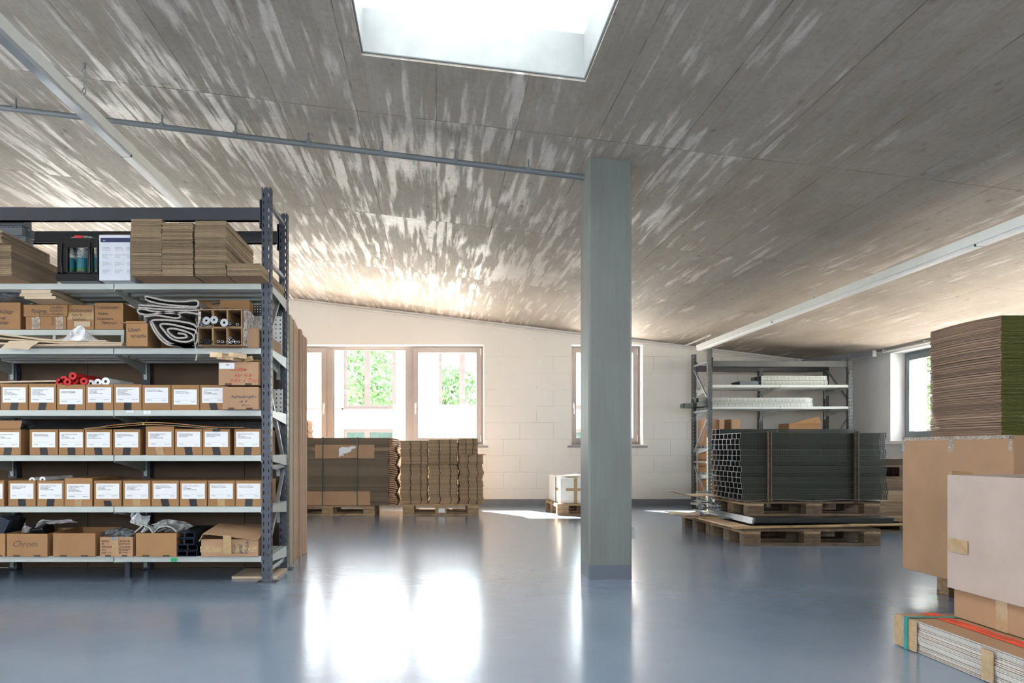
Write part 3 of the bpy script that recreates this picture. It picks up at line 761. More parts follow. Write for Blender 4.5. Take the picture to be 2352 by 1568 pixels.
# ------------------------------------------------------------------ hanging strip lamps
def chain(mb, x, y, z0, z1):
    z = z0; k = 0; ll = 0.034
    while z < z1 - 0.005:
        zz = min(z+ll, z1); h = (zz-z)/2; zc = (z+zz)/2; wd = 0.010
        pts = []
        for q in range(9):
            a = 2*PI*q/8; u = wd*math.cos(a); pts.append((x+(u if k % 2 else 0), y+(0 if k % 2 else u), zc+h*math.sin(a)))
        mb.tube(pts, 0.0032, 6, caps=False); z += ll*0.86; k += 1
def strip_lamp(x, ztop, y0, y1, chains, label, joints, plain_until):
    root = empty('strip_lamp', (x, (y0+y1)/2, ztop-0.06))
    mb = MB().prism([(x-0.036, ztop-0.066), (x+0.036, ztop-0.066), (x+0.038, ztop), (x-0.038, ztop)], y0, y1)
    child(mb, 'housing', M['lamp'], root, bevel=0.003)
    y = y0
    edges = [y0+0.02] + joints + [y1-0.02]
    for i in range(len(edges)-1):
        a, c2 = edges[i]+0.008, edges[i+1]-0.008
        if c2 < plain_until: m_ = M['lamp_under']; nm = 'blank_cover'
        else: m_ = M['louvre']; nm = 'diffuser'
        pr = MB().prism([(x-0.034, ztop-0.068), (x-0.027, ztop-0.084), (x+0.027, ztop-0.084), (x+0.034, ztop-0.068)], a, c2)
        child(pr, nm, m_, root)
    for j in joints:
        child(MB().box(x-0.035, x+0.035, j-0.006, j+0.006, ztop-0.082, ztop-0.067), 'end_cap', M['darksteel'], root)
    for cy in chains:
        cb = MB(); chain(cb, x, cy, ztop+0.022, CZ(x)-0.022); ch = child(cb, 'chain', M['zinc'], root)
        child(MB().tube([(x, cy, CZ(x)-0.030), (x, cy, CZ(x)+0.002)], 0.010, 8).box(x-0.006, x+0.006, cy-0.014, cy+0.014, ztop-0.001, ztop+0.024), 'hook', M['zinc'], ch)
    tag(root, label, 'lamp'); return root
strip_lamp(-2.05, 2.855, 2.0, 10.0, [2.3, 4.246, 7.0, 9.8], 'long white strip lamp hanging on chains at the left above the big rack', [4.83, 6.3, 7.8], 4.9)
strip_lamp(3.63, 2.275, 3.6, 10.08, [4.2, 7.0, 9.8], 'long white strip lamp hanging on chains at the right above the perforated steel', [4.87, 7.82], 0)

# ================================================================== OUTSIDE
tag(struct(MB().box(-30, 40, YB+TH+0.1, 60, -1.3, -1.0).build('exterior_ground', M['paving'])))
struct(MB().box(XR+0.45, 40, -20, YB+TH+0.05, -1.3, -1.0).build('exterior_ground', M['paving']))
YFC = 22.0
def fx(px): return X(px, YFC)
bl = empty('neighbouring_building', (0, YFC+0.2, -1.0))
ups, los = (2.07, 4.3), (-0.6, 1.44)
per = fx(1008) - fx(789); w0 = fx(789); ww = fx(908) - fx(789)
wins = [w0 + per*k for k in range(-4, 7)]
xa, xb = wins[0]-1.3, wins[-1]+3.5
mb = MB(); segs = []; cx_ = xa
cols_ = []
for wx in wins:
    cols_.append((cx_, wx, False)); cols_.append((wx, wx+per-0.001, True)); cx_ = wx+per-0.001
cols_.append((cx_, xb, False))
for a, c2, hole in cols_:
    if not hole: mb.box(a, c2, YFC, YFC+0.3, -1, 4.7)
    else:
        mb.box(a, c2, YFC, YFC+0.3, -1, los[0]); mb.box(a, c2, YFC, YFC+0.3, los[1], ups[0]); mb.box(a, c2, YFC, YFC+0.3, ups[1], 4.7)
child(mb, 'wall', M['facade'], bl)
for wx in wins:
    for z0, z1 in (ups, los):
        a, c2 = wx, wx+ww
        f_ = MB(); frame_rect(f_, a, c2, z0, z1, 0.10, YFC+0.06, YFC+0.14); f_.box(a+ww*0.40, a+ww*0.40+0.17, YFC+0.06, YFC+0.14, z0+0.10, z1-0.10)
        fo = child(f_, 'window', M['fac_frame'], bl)
        child(MB().box(a+0.05, c2-0.05, YFC+0.10, YFC+0.11, z0+0.05, z1-0.05), 'pane', M['fac_glass'], fo)
        rb = MB(); x = c2
        rb.box(c2, wx+per, YFC+0.08, YFC+0.2, z0, z1)
        while x < wx+per-0.05: rb.box(x+0.02, x+0.085, YFC+0.03, YFC+0.085, z0, z1); x += 0.145
        child(rb, 'ribbed_cladding', M['cladding'], bl)
        child(MB().box(a-0.05, wx+per, YFC-0.05, YFC+0.1, z0-0.04, z0-0.001), 'sill', M['fac_frame'], bl)
child(MB().box(xa, xb, YFC+5.0, YFC+5.2, -1, 1.6).box(xa, xb, YFC+0.3, YFC+5.0, -1.0, -0.9).box(xa, xb, YFC+0.3, YFC+5.0, 1.5, 1.6), 'inner_wall', M['room'], bl)
tag(bl, 'white building opposite with brown framed windows and ribbed cladding', 'building')

def foliage(n, c, r, leaf, seed):
    rn = random.Random(seed); vs_, fs_ = [], []
    for k in range(n):
        u = rn.random()**0.4; th = rn.uniform(0, 2*PI); ph = math.acos(rn.uniform(-1, 1))
        p = Vector((c[0]+r[0]*u*math.sin(ph)*math.cos(th), c[1]+r[1]*u*math.sin(ph)*math.sin(th), c[2]+r[2]*u*math.cos(ph)))
        a = Vector((rn.gauss(0,1), rn.gauss(0,1), rn.gauss(0,1))).normalized(); b2 = a.cross(Vector((rn.gauss(0,1), rn.gauss(0,1), rn.gauss(0,1)))).normalized()
        l = leaf*rn.uniform(0.6, 1.3); o = len(vs_)
        vs_ += [p-a*l, p+b2*l*0.5, p+a*l, p-b2*l*0.5]; fs_.append((o, o+1, o+2, o+3))
    return vs_, fs_
def tree(x, y, z, h, rad, lb, seed, n=2600, leaf=0.16):
    ro = empty('tree', (x, y, z))
    child(MB().tube([(x, y, z), (x+0.1, y, z+h*0.35), (x, y+0.1, z+h*0.7)], 0.16, 8, r2=0.05), 'trunk', M['bark'], ro, smooth=True)
    v, f = foliage(n, (x, y, z+h*0.68), (rad, rad, h*0.36), leaf, seed)
    mb = MB().m(M['leaf']); mb.add(v, f); child(mb, 'crown', M['leaf'], ro)
    tag(ro, lb, 'tree'); return ro  # trees behind the facade stand in for foliage reflected in its panes
tree(fx(830)*1.3, 29, -1.0, 6.6, 2.6, 'green tree seen through the windows of the opposite building, left one', 1)
tree(-11.5, 31, -1.0, 6.0, 1.9, 'green tree seen through the far left pane of the back window', 6, 1500)
tree(fx(990)*1.5+1.1, 36, -1.5, 6.2, 1.5, 'small green tree seen through the right hand windows of the opposite building', 2)
tree(14.6, 18.5, -1.5, 7.0, 2.6, 'leafy tree outside the window of the right wall', 3, 4200, 0.14)
tag(MB().box(9.0, 10.2, 15.2, 15.6, -1, 6).build('exterior_wall', M['facade']), 'white rendered wall seen through the right hand window', 'wall')

# ================================================================== PALLETS
def pallet(x0, y0, z0, W, D, label, marks=True, mat_x=None, mat_y=None, H_=0.144, marktext='EPAL', left='EUR', group=None, yaw=0.0, front_open='x'):
    """euro pallet: long side W along x facing the camera; built around its own base centre"""
    mx = mat_x or M['pallet']; my = mat_y or M['pallet_y']
    ro = empty('pallet', (x0+W/2, y0+D/2, z0)); k = H_/0.144
    hw, hd = W/2, D/2
    bl_h, bt = 0.078*k, 0.022*k
    rn = random.Random(int(x0*100+y0*10))
    # bottom runners along x
    for yy, wd in ((-hd, 0.10), (-0.0725, 0.145), (hd-0.10, 0.10)):
        lchild(MB().box(-hw, hw, yy, yy+wd, 0, bt), 'bottom_board', mx, ro, bevel=0.002)
    for i, xx in enumerate((-hw, -0.0725, hw-0.145)):
        for j, (yy, wd) in enumerate(((-hd, 0.10), (-0.0725, 0.145), (hd-0.10, 0.10))):
            b2 = lchild(MB().box(xx, xx+0.145, yy+0.001, yy+wd-0.001, bt, bt+bl_h), 'block', mx, ro, bevel=0.003)
            if marks and j == 0:
                tx = (left, '', marktext)[0] if i == 0 else (marktext if i == 2 else 'DB')
                if i != 1:
                    text(tx, 0.036, (0, 0, 0), '-y', M['inkbrown'], b2, 'brand_mark', align='CENTER').location = (0, -wd/2-0.0015, 0.024)
                    ring = MB(); pts = [(0.055*math.cos(a), 0, 0.026*math.sin(a)) for a in [2*PI*q/24 for q in range(25)]]
                    ring.tube(pts, 0.0011, 5, caps=False); rg = lchild(ring, 'brand_oval', M['inkbrown'], b2, loc=(0, 0, 0)); rg.location = (0, -wd/2-0.001, 0.037)
                else:
                    text('IPPC', 0.024, (0, 0, 0), '-y', M['inkbrown'], b2, 'brand_mark', align='CENTER').location = (0, -wd/2-0.0015, 0.035)
                    text('A-2409', 0.018, (0, 0, 0), '-y', M['inkbrown'], b2, 'brand_mark', align='CENTER').location = (0, -wd/2-0.0015, 0.015)
    for xx in (-hw, -0.0725, hw-0.145):
        lchild(MB().box(xx, xx+0.145, -hd, hd, bt+bl_h, 2*bt+bl_h), 'stringer_board', my, ro, bevel=0.002)
    for yy, wd in ((-hd, 0.145), (-hd+0.187, 0.10), (-0.0725, 0.145), (hd-0.287, 0.10), (hd-0.145, 0.145)):
        lchild(MB().box(-hw, hw, yy, yy+wd, 2*bt+bl_h, 3*bt+bl_h), 'top_board', mx, ro, bevel=0.002)
    tag(ro, label, 'pallet', group); return ro

# ------------------------------------------------------------------ folded cartons in stacks
def fold_profile(w, t, slit=0.0014, side=1):
    """section of a folded blank: two boards joined at one fold"""
    x0, x1 = -w/2, w/2; m = t/2
    P = [(x0, 0.0006), (x1, 0), (x1, m-slit/2), (x0+0.006, m-slit/2), (x0+0.006, m+slit/2), (x1, m+slit/2), (x1, t), (x0, t-0.0006)]
    if side < 0: P = [(-a, z) for a, z in reversed(P)]
    return P
def blank_mesh(w, d, t, mats, seed, axis='y', sag=0.0, nseg=1, grooves=0, notch=0.006):
    """mats = (face board, cut edge at the ends, fold side). Built with its base centre at 0."""
    rn = random.Random(seed); mb = MB()
    for q in mats: mb.m(q)
    P = fold_profile(w, t, 0.0018, 1 if seed % 2 else -1); n = len(P)
    rings = []
    N_ = max(1, nseg)
    for s_ in range(N_+1):
        f = s_/N_; yy = -d/2 + d*f
        zz = -sag*4*f*(1-f) if sag else 0
        rings.append([(a, yy, z+zz) for a, z in P])
    vs_ = [p for r in rings for p in r]; fs_ = []; mi = []
    fs_.append(tuple(range(n))); mi.append(1)
    for s_ in range(N_):
        for k in range(n):
            a, b2 = s_*n+k, s_*n+(k+1) % n; fs_.append((b2, a, a+n, b2+n))
            p, q = P[k], P[(k+1) % n]
            mi.append(2 if abs(p[0]-q[0]) < 1e-6 and abs(abs(p[0])-w/2) < 1e-4 else 0)
    fs_.append(tuple(reversed([N_*n+k for k in range(n)]))); mi.append(1)
    mb.add(vs_, fs_, mi)
    return mb
def blank_protos(w, d, t, mats, count=5, **kw):
    out = []
    for k in range(count):
        mb = blank_mesh(w, d, t, mats, k, **kw)
        me = bpy.data.meshes.new('flat_carton'); me.from_pydata(mb.v, [], mb.f)
        for q in mb.mats: me.materials.append(q)
        me.polygons.foreach_set('material_index', mb.mi); me.update(); out.append(me)
    return out
def stack(name, cx, cy, z0, n, t, protos, jx, jy, label, group, cat='cardboard', yaw=0.006, lean=(0, 0), parent=None, gap=0.0, curve=None):
    rn = random.Random(int(abs(cx)*1000)+n); z = z0
    wx = 0.0; 
    for k in range(n):
        me = protos[rn.randrange(len(protos))]
        o = bpy.data.objects.new(name, me); COL.objects.link(o)
        wx = wx*0.6 + rn.uniform(-jx, jx)
        cxk = curve(k/n) if curve else 0.0
        o.location = (cx+wx+lean[0]*k/n+cxk, cy+rn.uniform(-jy, jy)+lean[1]*k/n, z); o.rotation_euler = (0, 0, rn.uniform(-yaw, yaw))
        if parent is None: tag(o, ('topmost ' if k == n-1 else ('lowest ' if k == 0 else ''))+label, cat, group)
        else: o.parent = parent; o.location = o.location - parent.location
        z += t + gap
    return z

# generic closed/open carton --------------------------------------------------
def open_box(mb, x0, x1, y0, y1, z0, z1, t=0.004):
    """hollow box without lid, built as one closed skin"""
    a = [(x0,y0),(x1,y0),(x1,y1),(x0,y1)]; b2 = [(x0+t,y0+t),(x1-t,y0+t),(x1-t,y1-t),(x0+t,y1-t)]
    vs_ = [(u,v,z0) for u,v in a] + [(u,v,z1) for u,v in a] + [(u,v,z1) for u,v in b2] + [(u,v,z0+t) for u,v in b2]
    fs_ = [(0,3,2,1)] + [(k,(k+1)%4,4+(k+1)%4,4+k) for k in range(4)] + [(4+k,4+(k+1)%4,8+(k+1)%4,8+k) for k in range(4)] + [(8+k,8+(k+1)%4,12+(k+1)%4,12+k) for k in range(4)] + [(12,13,14,15)]
    mb.add(vs_, fs_)
def flap(mb, p0, p1, out, length, t=0.004, taper=0.0):
    """cardboard flap hinged on the edge p0-p1, reaching along the vector out"""
    p0, p1, o = Vector(p0), Vector(p1), Vector(out).normalized()*length
    e = (p1-p0).normalized(); n = e.cross(o).normalized()*t
    q1, q0 = p1+o-e*taper, p0+o+e*taper
    mb.add([p0, p1, q1, q0, p0+n, p1+n, q1+n, q0+n], [(0,3,2,1),(4,5,6,7),(0,1,5,4),(1,2,6,5),(2,3,7,6),(3,0,4,7)])

# ================================================================== BACK WALL STACKS
# strapped bundle on a pallet beside the tall boards
YA = 9.27
PAL1 = pallet(-2.10, YA, 0, 1.20, 0.80, 'dark wooden pallet under the wide strapped bundle of flat cartons by the back window', False, M['pallet'], M['pallet_y'], 0.120)
PAL1.location.x = (X(700, YA)+X(862, YA))/2 - 0.16
bx0, bx1 = -2.35, X(893, YA)
bun = empty('carton_bundle', ((bx0+bx1)/2, YA+0.4, 0.12))
pr = blank_protos(bx1-bx0, 0.80, 0.026, (M['card_in'], M['edge_back'], M['card_in']), 4)
rn = random.Random(5)
z = 0.121; ztop = 0.985; nb = 32; tt = (ztop-z)/nb
pr = []
for k in range(4):
    mb = blank_mesh(bx1-bx0, 0.80, tt*0.94, (M['card_in'], M['edge_back'], M['card_z']), k)
    # right end of every blank droops, as the free ends do in the photo
    mb.v = [(v[0]*1.0, v[1], v[2]) for v in mb.v]
    me = bpy.data.meshes.new('flat_carton'); me.from_pydata(mb.v, [], mb.f)
    for q in mb.mats: me.materials.append(q)
    me.polygons.foreach_set('material_index', mb.mi); me.update(); pr.append(me)
for k in range(nb):
    o = bpy.data.objects.new('flat_carton', pr[rn.randrange(4)]); COL.objects.link(o); o.parent = bun
    o.location = Vector(((bx0+bx1)/2+rn.uniform(-0.006, 0.006), YA+0.4+rn.uniform(-0.004, 0.004), z+k*tt)) - bun.location
    # loose outer flaps fanning out on the right side
    fl = MB(); d_ = 0.095+0.018*math.sin(k*0.9)+rn.uniform(-0.006, 0.006); zz = z+k*tt+tt*0.25; dr = 0.006
    ex = bx1+0.004
    if k % 1 == 0:
        pts_t = [(ex, zz), (ex+d_*0.5, zz-0.003-dr*0.4), (ex+d_, zz-0.010-dr)]
        prof = pts_t + [(p[0], p[1]+0.019) for p in reversed(pts_t)]
        fo = child(fl.prism(prof, YA+0.03, YA+0.78), 'side_flap', M['card_z'], bun)
for px in (741, 821):
    sx = X(px, YA)
    child(MB().tube([(sx, YA-0.010, 0.125), (sx-0.01, YA-0.012, 0.5), (sx+0.006, YA-0.010, 0.989)], 0.006, 8).box(sx-0.006, sx+0.012, YA-0.012, YA+0.80, 0.987, 0.991), 'strap', M['gstrap'], bun)
child(MB().box(X(724, YA), X(860, YA), YA-0.006, YA-0.002, Z(1052, YA), Z(1021, YA)), 'edge_protector', M['card_z'], bun)
child(MB().box(X(700, YA), X(850, YA), YA-0.006, YA-0.002, Z(1160, YA), Z(1128, YA)), 'edge_protector', M['card_z'], bun)
tn = MB(); pts = [(779,1049),(779,1030),(786,1026),(800,1027),(810,1024),(817,1025),(818,1029),(808,1031),(806,1036),(798,1040),(788,1042),(790,1048),(785,1045)]
tn.prism([(X(a, YA), Z(b2, YA)) for a, b2 in pts], YA-0.0085, YA-0.0062); child(tn, 'torn_paper', M['paper'], bun)
tag(bun, 'wide green-strapped bundle of flat brown cartons on a pallet below the back window', 'cardboard bundle')
# narrow stack seen behind it, against the window
pr = blank_protos(0.5, 0.4, 0.020, (M['card_in'], M['edge_wavy'], M['card_z']), 4)
stack('flat_carton', X(700, 10.35)-0.17, 10.40, 0.0, 58, 0.0215, pr, 0.012, 0.004, 'flat carton in the tall stack behind the strapped bundle, at the window', 'flat cartons stacked right at the window')

# three columns of small flat cartons
PAL2 = pallet(X(925, 9.25), 9.25, 0, X(1100, 9.25)-X(925, 9.25), 0.80, 'light wooden pallet carrying three columns of small flat cartons at the back wall', False)
child(MB().box(X(1007, 9.245), X(1022, 9.245), 9.245, 9.248, Z(1177, 9.245), Z(1167, 9.245)), 'paper_tag', M['paper'], PAL2)
YC = 9.27
def wavy_protos(w, d, t, seed):
    out = []
    for k in range(5):
        rn = random.Random(seed+k); mb = MB()
        mats = (M['card_in'], M['edge_wavy'], M['card_z'])
        for q in mats: mb.m(q)
        # plan outline with the notches left between the flaps
        g1 = -w*0.13+rn.uniform(-.004, .004); g2 = w*0.24+rn.uniform(-.004, .004); nd = 0.022
        P = [(-w/2, -d/2), (g1-0.006, -d/2), (g1, -d/2+nd), (g1+0.006, -d/2), (g2-0.006, -d/2+0.004), (g2, -d/2+nd), (g2+0.006, -d/2+0.006), (w/2-0.015, -d/2+0.006), (w/2, -d/2+0.02), (w/2, d/2), (-w/2, d/2)]
        n = len(P); vs_ = [(x, y, 0) for x, y in P] + [(x, y, t) for x, y in P]
        mb.add(vs_, [tuple(reversed(range(n))), tuple(range(n, 2*n))] + [(k2, (k2+1) % n, n+(k2+1) % n, n+k2) for k2 in range(n)], [0, 0]+[1]*n)
        me = bpy.data.meshes.new('flat_carton'); me.from_pydata(mb.v, [], mb.f)
        for q in mats: me.materials.append(q)
        me.polygons.foreach_set('material_index', mb.mi); me.update(); out.append(me)
    return out
cw = [(919, 984), (984, 1053), (1054, 1111)]
zt = [Z(1066, YC), Z(1064, YC), Z(1066, YC)]
names = ['left', 'middle', 'right']
for i, (a, c2) in enumerate(cw):
    wd = X(c2, YC)-X(a, YC); cx_ = (X(a, YC)+X(c2, YC))/2
    pw = wavy_protos(wd-0.012, 0.62, 0.0175, 10*i)
    wob = lambda f, i=i: 0.006*math.sin(f*19)
    n1 = int((Z(1064, YC)-0.145)/0.018)
    zt = stack('flat_carton', cx_, YC+0.33, 0.145, n1, 0.018, pw, 0.006, 0.004, 'small flat carton, lower %s column on the light pallet at the back wall' % names[i], 'flat cartons, lower %s column' % names[i], curve=wob)
    if i < 2:
        if i == 0:
            tag(MB().box(X(920, YC), X(1054, YC), YC-0.02, YC+0.64, zt+0.001, zt+0.006).build('cardboard_sheet', M['card_z']), 'thin separating sheet between the tiers of small flat cartons at the back wall', 'cardboard')
    else:
        tag(MB().box(X(1056, YC), X(1111, YC), YC-0.02, YC+0.62, zt+0.001, zt+0.006).build('cardboard_sheet', M['card_z']), 'short separating sheet in the right hand column of small flat cartons at the back wall', 'cardboard')
    topz = Z((1012, 1008, 1008)[i], YC); n2 = int((topz-zt-0.008)/0.018)
    if i == 2:
        n3 = int((Z(1044, YC)-zt-0.008)/0.018)
        z4 = stack('flat_carton', cx_-0.0, YC+0.33, zt+0.008, n3, 0.018, pw, 0.005, 0.004, 'small flat carton between the two sheets of the right column at the back wall', 'flat cartons, middle right column')
        tag(MB().box(X(1050, YC), X(1115, YC), YC-0.05, YC+0.62, z4+0.001, z4+0.008, rot=(0.0, 0.0, 0)).build('cardboard_sheet', M['card_z']), 'pale sheet jutting out to the right from the top of the small carton columns', 'cardboard')
        pw3 = wavy_protos(X(1100, YC)-X(1052, YC)-0.02, 0.60, 0.0175, 77)
        stack('flat_carton', (X(1052, YC)+X(1100, YC))/2, YC+0.33, z4+0.010, int((topz-z4)/0.018), 0.018, pw3, 0.004, 0.004, 'small flat carton in the upper right column at the back wall', 'flat cartons, upper right column')
    else:
        stack('flat_carton', cx_, YC+0.33, zt+0.008, n2, 0.018, pw, 0.006, 0.004, 'small flat carton, upper %s column on the light pallet at the back wall' % names[i], 'flat cartons, upper %s column' % names[i])

# taped white box on a pallet beside the column
PAL3 = pallet(X(1280, 9.25), 9.25, 0, 0.80, 1.00, 'wooden pallet half hidden behind the concrete column', False)
wb = empty('taped_box', (1.95, 9.55, 0.144))
wx0, wx1, wy0, wy1, wz1 = X(1287, 9.3), X(1287, 9.3)+0.62, 9.30, 9.95, Z(1097, 9.3)
child(MB().box(wx0, wx1, wy0, wy1, 0.146, wz1), 'body', M['whitebox'], wb, bevel=0.003)
tp = MB().box(X(1318, 9.3), X(1326, 9.3), wy0-0.002, wy0-0.0005, 0.147, wz1).box(X(1300, 9.3), wx1, wy0-0.003, wy0-0.0015, Z(1127, 9.3), Z(1121, 9.3)).box(wx0-0.002, wx0-0.0005, wy0+0.02, wy1, Z(1128, 9.3), Z(1122, 9.3)).box(wx0+.02, wx1, wy0+0.3, wy0+0.36, wz1+0.0005, wz1+0.002)
child(tp, 'parcel_tape', M['tape'], wb)
fm = MB(); flap(fm, (wx0-0.02, wy0+0.1, wz1+0.006), (wx0-0.02, wy1, wz1+0.006), (1, 0, 0.08), 0.34)
child(fm, 'flap', M['whitebox'], wb)
tag(wb, 'pale taped box on a pallet beside the concrete column, lit by the sun', 'box')
bz = empty('box', (X(1275, 9.75), 9.9, 0.144))
child(MB().box(X(1272, 9.75), wx0-0.012, 9.62, 10.15, 0.146, Z(1091, 9.62)), 'body', M['whitebox'], bz, bevel=0.003)
tag(bz, 'second pale box close behind the taped box by the column', 'box')

# ================================================================== TALL BOARDS BEHIND THE RACK
xr = -1.055
tb = [(5.270, 5.392, 1.812, 'card_tan', 'tan'), (5.400, 5.665, 1.800, 'card_back', 'thick brown'), (5.672, 5.780, 1.775, 'card_back', 'third'), (5.788, 5.878, 1.745, 'card_back', 'fourth'), (5.886, 5.985, 1.745, 'card_back', 'rearmost')]
for i, (a, c2, zt, mm, nm) in enumerate(tb):
    ro = empty('tall_carton', ((-2.7+xr)/2, (a+c2)/2, 0))
    k = max(1, round((c2-a)/0.055)); st = (c2-a)/k
    for q in range(k):
        child(MB().prism([(-3.05+0.03*q, 0.0), (xr-0.004*q, 0.0), (xr-0.004*q, zt-0.006*q), (-3.05+0.03*q, zt-0.006*q)], a+q*st+0.001, a+(q+1)*st-0.004), 'folded_board', M[mm], ro, bevel=0.003)
    tag(ro, '%s tall folded carton standing upright behind the left rack' % nm if nm not in ('third', 'fourth') else 'narrow tall folded carton behind the left rack, %s from the front' % nm, 'cardboard')

# ================================================================== SHELVING RACKS
def perf_post(mb, x0, x1, y0, dep, z0, z1, pitch=0.048, hh=0.024, sidew=None, t=0.003):
    """open channel post with two columns of slots in its face"""
    wd = x1-x0; hw = wd*0.11; a = x0+wd*0.17; b2 = x1-wd*0.17-hw
    for p, q in ((x0, a), (a+hw, b2), (b2+hw, x1)): mb.box(p, q, y0, y0+t, z0, z1)
    z = z0+0.02
    prev = z0
    while z+hh < z1:
        for p in (a, b2): mb.box(p, p+hw, y0, y0+t, prev, z)
        prev = z+hh; z += pitch
    for p in (a, b2): mb.box(p, p+hw, y0, y0+t, prev, z1-0.012)
    # side flanges, also slotted
    for xx in (x0, x1-t):
        mb.box(xx, xx+t, y0+t, y0+dep*0.35, z0, z1); mb.box(xx, xx+t, y0+dep*0.6, y0+dep, z0, z1)
        z = z0+0.035; prev = z0
        while z+hh*0.7 < z1:
            mb.box(xx, xx+t, y0+dep*0.35, y0+dep*0.6, prev, z); prev = z+hh*0.7; z += pitch
        mb.box(xx, xx+t, y0+dep*0.35, y0+dep*0.6, prev, z1)
    mb.box(x0+t, x0+wd*0.25, y0+dep-t, y0+dep, z0, z1); mb.box(x1-wd*0.25, x1-t, y0+dep-t, y0+dep, z0, z1)

def rack(xs, yf, yr, levels, ztop, postw, pdep, label, steel, edge_mat, beams, brk_mat, shelf_end, name_c='shelving', endz=None, foot=True, frontlip=0.036, braces=None, left_end=True):
    """xs: x of the panel joints from left to right; the outer two carry full end frames"""
    ro = empty('shelving_rack', ((xs[0]+xs[-1])/2, (yf+yr)/2, 0))
    ends = [(xs[0]-postw, xs[0]), (xs[-1], xs[-1]+postw)]
    for e, (a, b2) in enumerate(ends):
        for yy in (yf, yr-pdep):
            zt_ = endz[e] if endz else ztop
            mb = MB(); perf_post(mb, a, b2, yy, pdep, 0.004, zt_)
            po = child(mb, 'upright', steel, ro)
            if foot:
                child(MB().box(a-0.03, b2+0.04, yy-0.02, yy+pdep+0.012, 0.0, 0.006).box(a+0.004, b2-0.004, yy+0.01, yy+pdep-0.01, 0.006, 0.05), 'base_plate', steel, po)
        xb = (a+b2)/2
        for (ya, za, yb, zb, r) in braces:
            bm = MB(); d = Vector((0, yb-ya, zb-za)); n = Vector((0, -d.z, d.y)).normalized()*r
            A = Vector((xb-0.012, ya, za)); B = Vector((xb-0.012, yb, zb)); wv = Vector((0.024, 0, 0))
            vs_ = [A-n, A+n, B+n, B-n]; bm.add(vs_+[v+wv for v in vs_], [(0,1,2,3),(7,6,5,4),(0,4,5,1),(1,5,6,2),(2,6,7,3),(3,7,4,0)])
            child(bm, 'brace', edge_mat, ro, bevel=0.002)
    for xx in xs[1:-1]:
        mb = MB(); perf_post(mb, xx-postw*0.5, xx+postw*0.5, yr-pdep, pdep, 0.004, ztop-0.05)
        child(mb, 'rear_upright', steel, ro)
        if foot: child(MB().box(xx-0.016, xx+0.016, yf+0.2, yf+0.24, 0.0, levels[-1]-0.036), 'support_foot', steel, ro)
    for (y0, y1, z0, z1, m_) in beams:
        b3 = child(MB().box(xs[0], xs[-1], y0, y1, z0, z1).box(xs[0], xs[-1], y0-0.004, y1, z0, z0+0.008), 'top_beam', m_, ro, bevel=0.002)
        for xx, s_ in ((xs[-1], -1), (xs[0], 1)):
            child(MB().box(min(xx, xx+s_*0.012)-0.001, max(xx, xx+s_*0.012), y0-0.012, y0-0.006, z0-0.055, z1+0.045).box(min(xx, xx+s_*0.006), max(xx, xx+s_*0.006), y0-0.012, y1, z0-0.055, z1+0.045), 'beam_connector', steel, b3)
    for lv in levels:
        for i in range(len(xs)-1):
            a, c2 = xs[i]+0.003, xs[i+1]-0.003
            mb = MB()
            mb.box(a, c2, yf+0.004, yr-pdep-0.004, lv-0.003, lv)
            mb.box(a, c2, yf, yf+0.004, lv-frontlip, lv); mb.box(a, c2, yf+0.004, yf+0.03, lv-frontlip, lv-frontlip+0.003)
            mb.box(a, c2, yr-pdep-0.008, yr-pdep-0.004, lv-frontlip, lv)
            for q in range(1, 4):
                yy = yf+(yr-pdep-yf)*q/4; mb.box(a+0.01, c2-0.01, yy-0.02, yy+0.02, lv-0.030, lv-0.003)
            child(mb, 'shelf_board', M['shelf'], ro)
        for i, xx in enumerate(xs):
            off = 0.004 if i == len(xs)-1 else (-0.004 if i == 0 else 0.0)
            x_ = xx-0.0035 if i == len(xs)-1 else (xx+0.0035 if i == 0 else xx)
            bm = MB()
            poly = [(yf+0.006, lv-0.034), (yf+0.006, lv-0.045), (yr-pdep-0.02, lv-0.115), (yr-pdep-0.002, lv-0.115), (yr-pdep-0.002, lv-0.034)]
            bm.prism(poly, x_-0.0022, x_+0.0022, 'x')
            bm.box(x_-0.012, x_+0.012, yr-pdep-0.010, yr-pdep-0.002, lv-0.15, lv-0.02)
            child(bm, 'shelf_bracket', brk_mat, ro)
    tag(ro, label, 'shelf'); return ro

YF1 = 4.58; YR1 = 5.14
LV = {'A': Z(651, YF1), 'B': Z(799.5, YF1), 'C': Z(941.5, YF1), 'D': Z(1045, YF1), 'E': Z(1163, YF1), 'F': Z(1277, YF1)}
br = [(4.61, 2.41, 5.11, 2.41, 0.012), (4.61, 2.035, 5.11, 2.035, 0.012), (5.10, 2.0, 4.62, 1.54, 0.010), (4.62, 1.26, 5.10, 0.76, 0.010),
      (4.61, 0.725, 5.11, 0.725, 0.014), (5.10, 0.70, 4.62, 0.20, 0.010), (4.61, 0.075, 5.11, 0.075, 0.014)]
RK = rack([-3.90, -2.955, -2.025, X(601, YF1)], YF1, YR1, [LV[k] for k in 'ABCDEF'], 2.483, 0.057, 0.055,
     'large slate grey steel shelving rack full of cartons on the left', M['steel'], M['steel_edge'],
     [(YF1+0.008, YF1+0.05, Z(505, YF1), Z(475, YF1), M['darksteel']), (YR1-0.052, YR1-0.008, Z(505, YF1), Z(475, YF1), M['darksteel'])], M['shelf_green'], None, braces=br)
# end panels of the shelves between the two right uprights
for k in 'ABCDEF':
    lv = LV[k]
    child(MB().prism([(YF1+0.062, lv-0.04), (YR1-0.058, lv-0.075), (YR1-0.058, lv+0.0), (YF1+0.062, lv+0.0)], -1.048, -1.043, 'x').box(-1.09, -1.048, YF1+0.062, YR1-0.058, lv-0.004, lv), 'shelf_end', M['shelf'], RK)
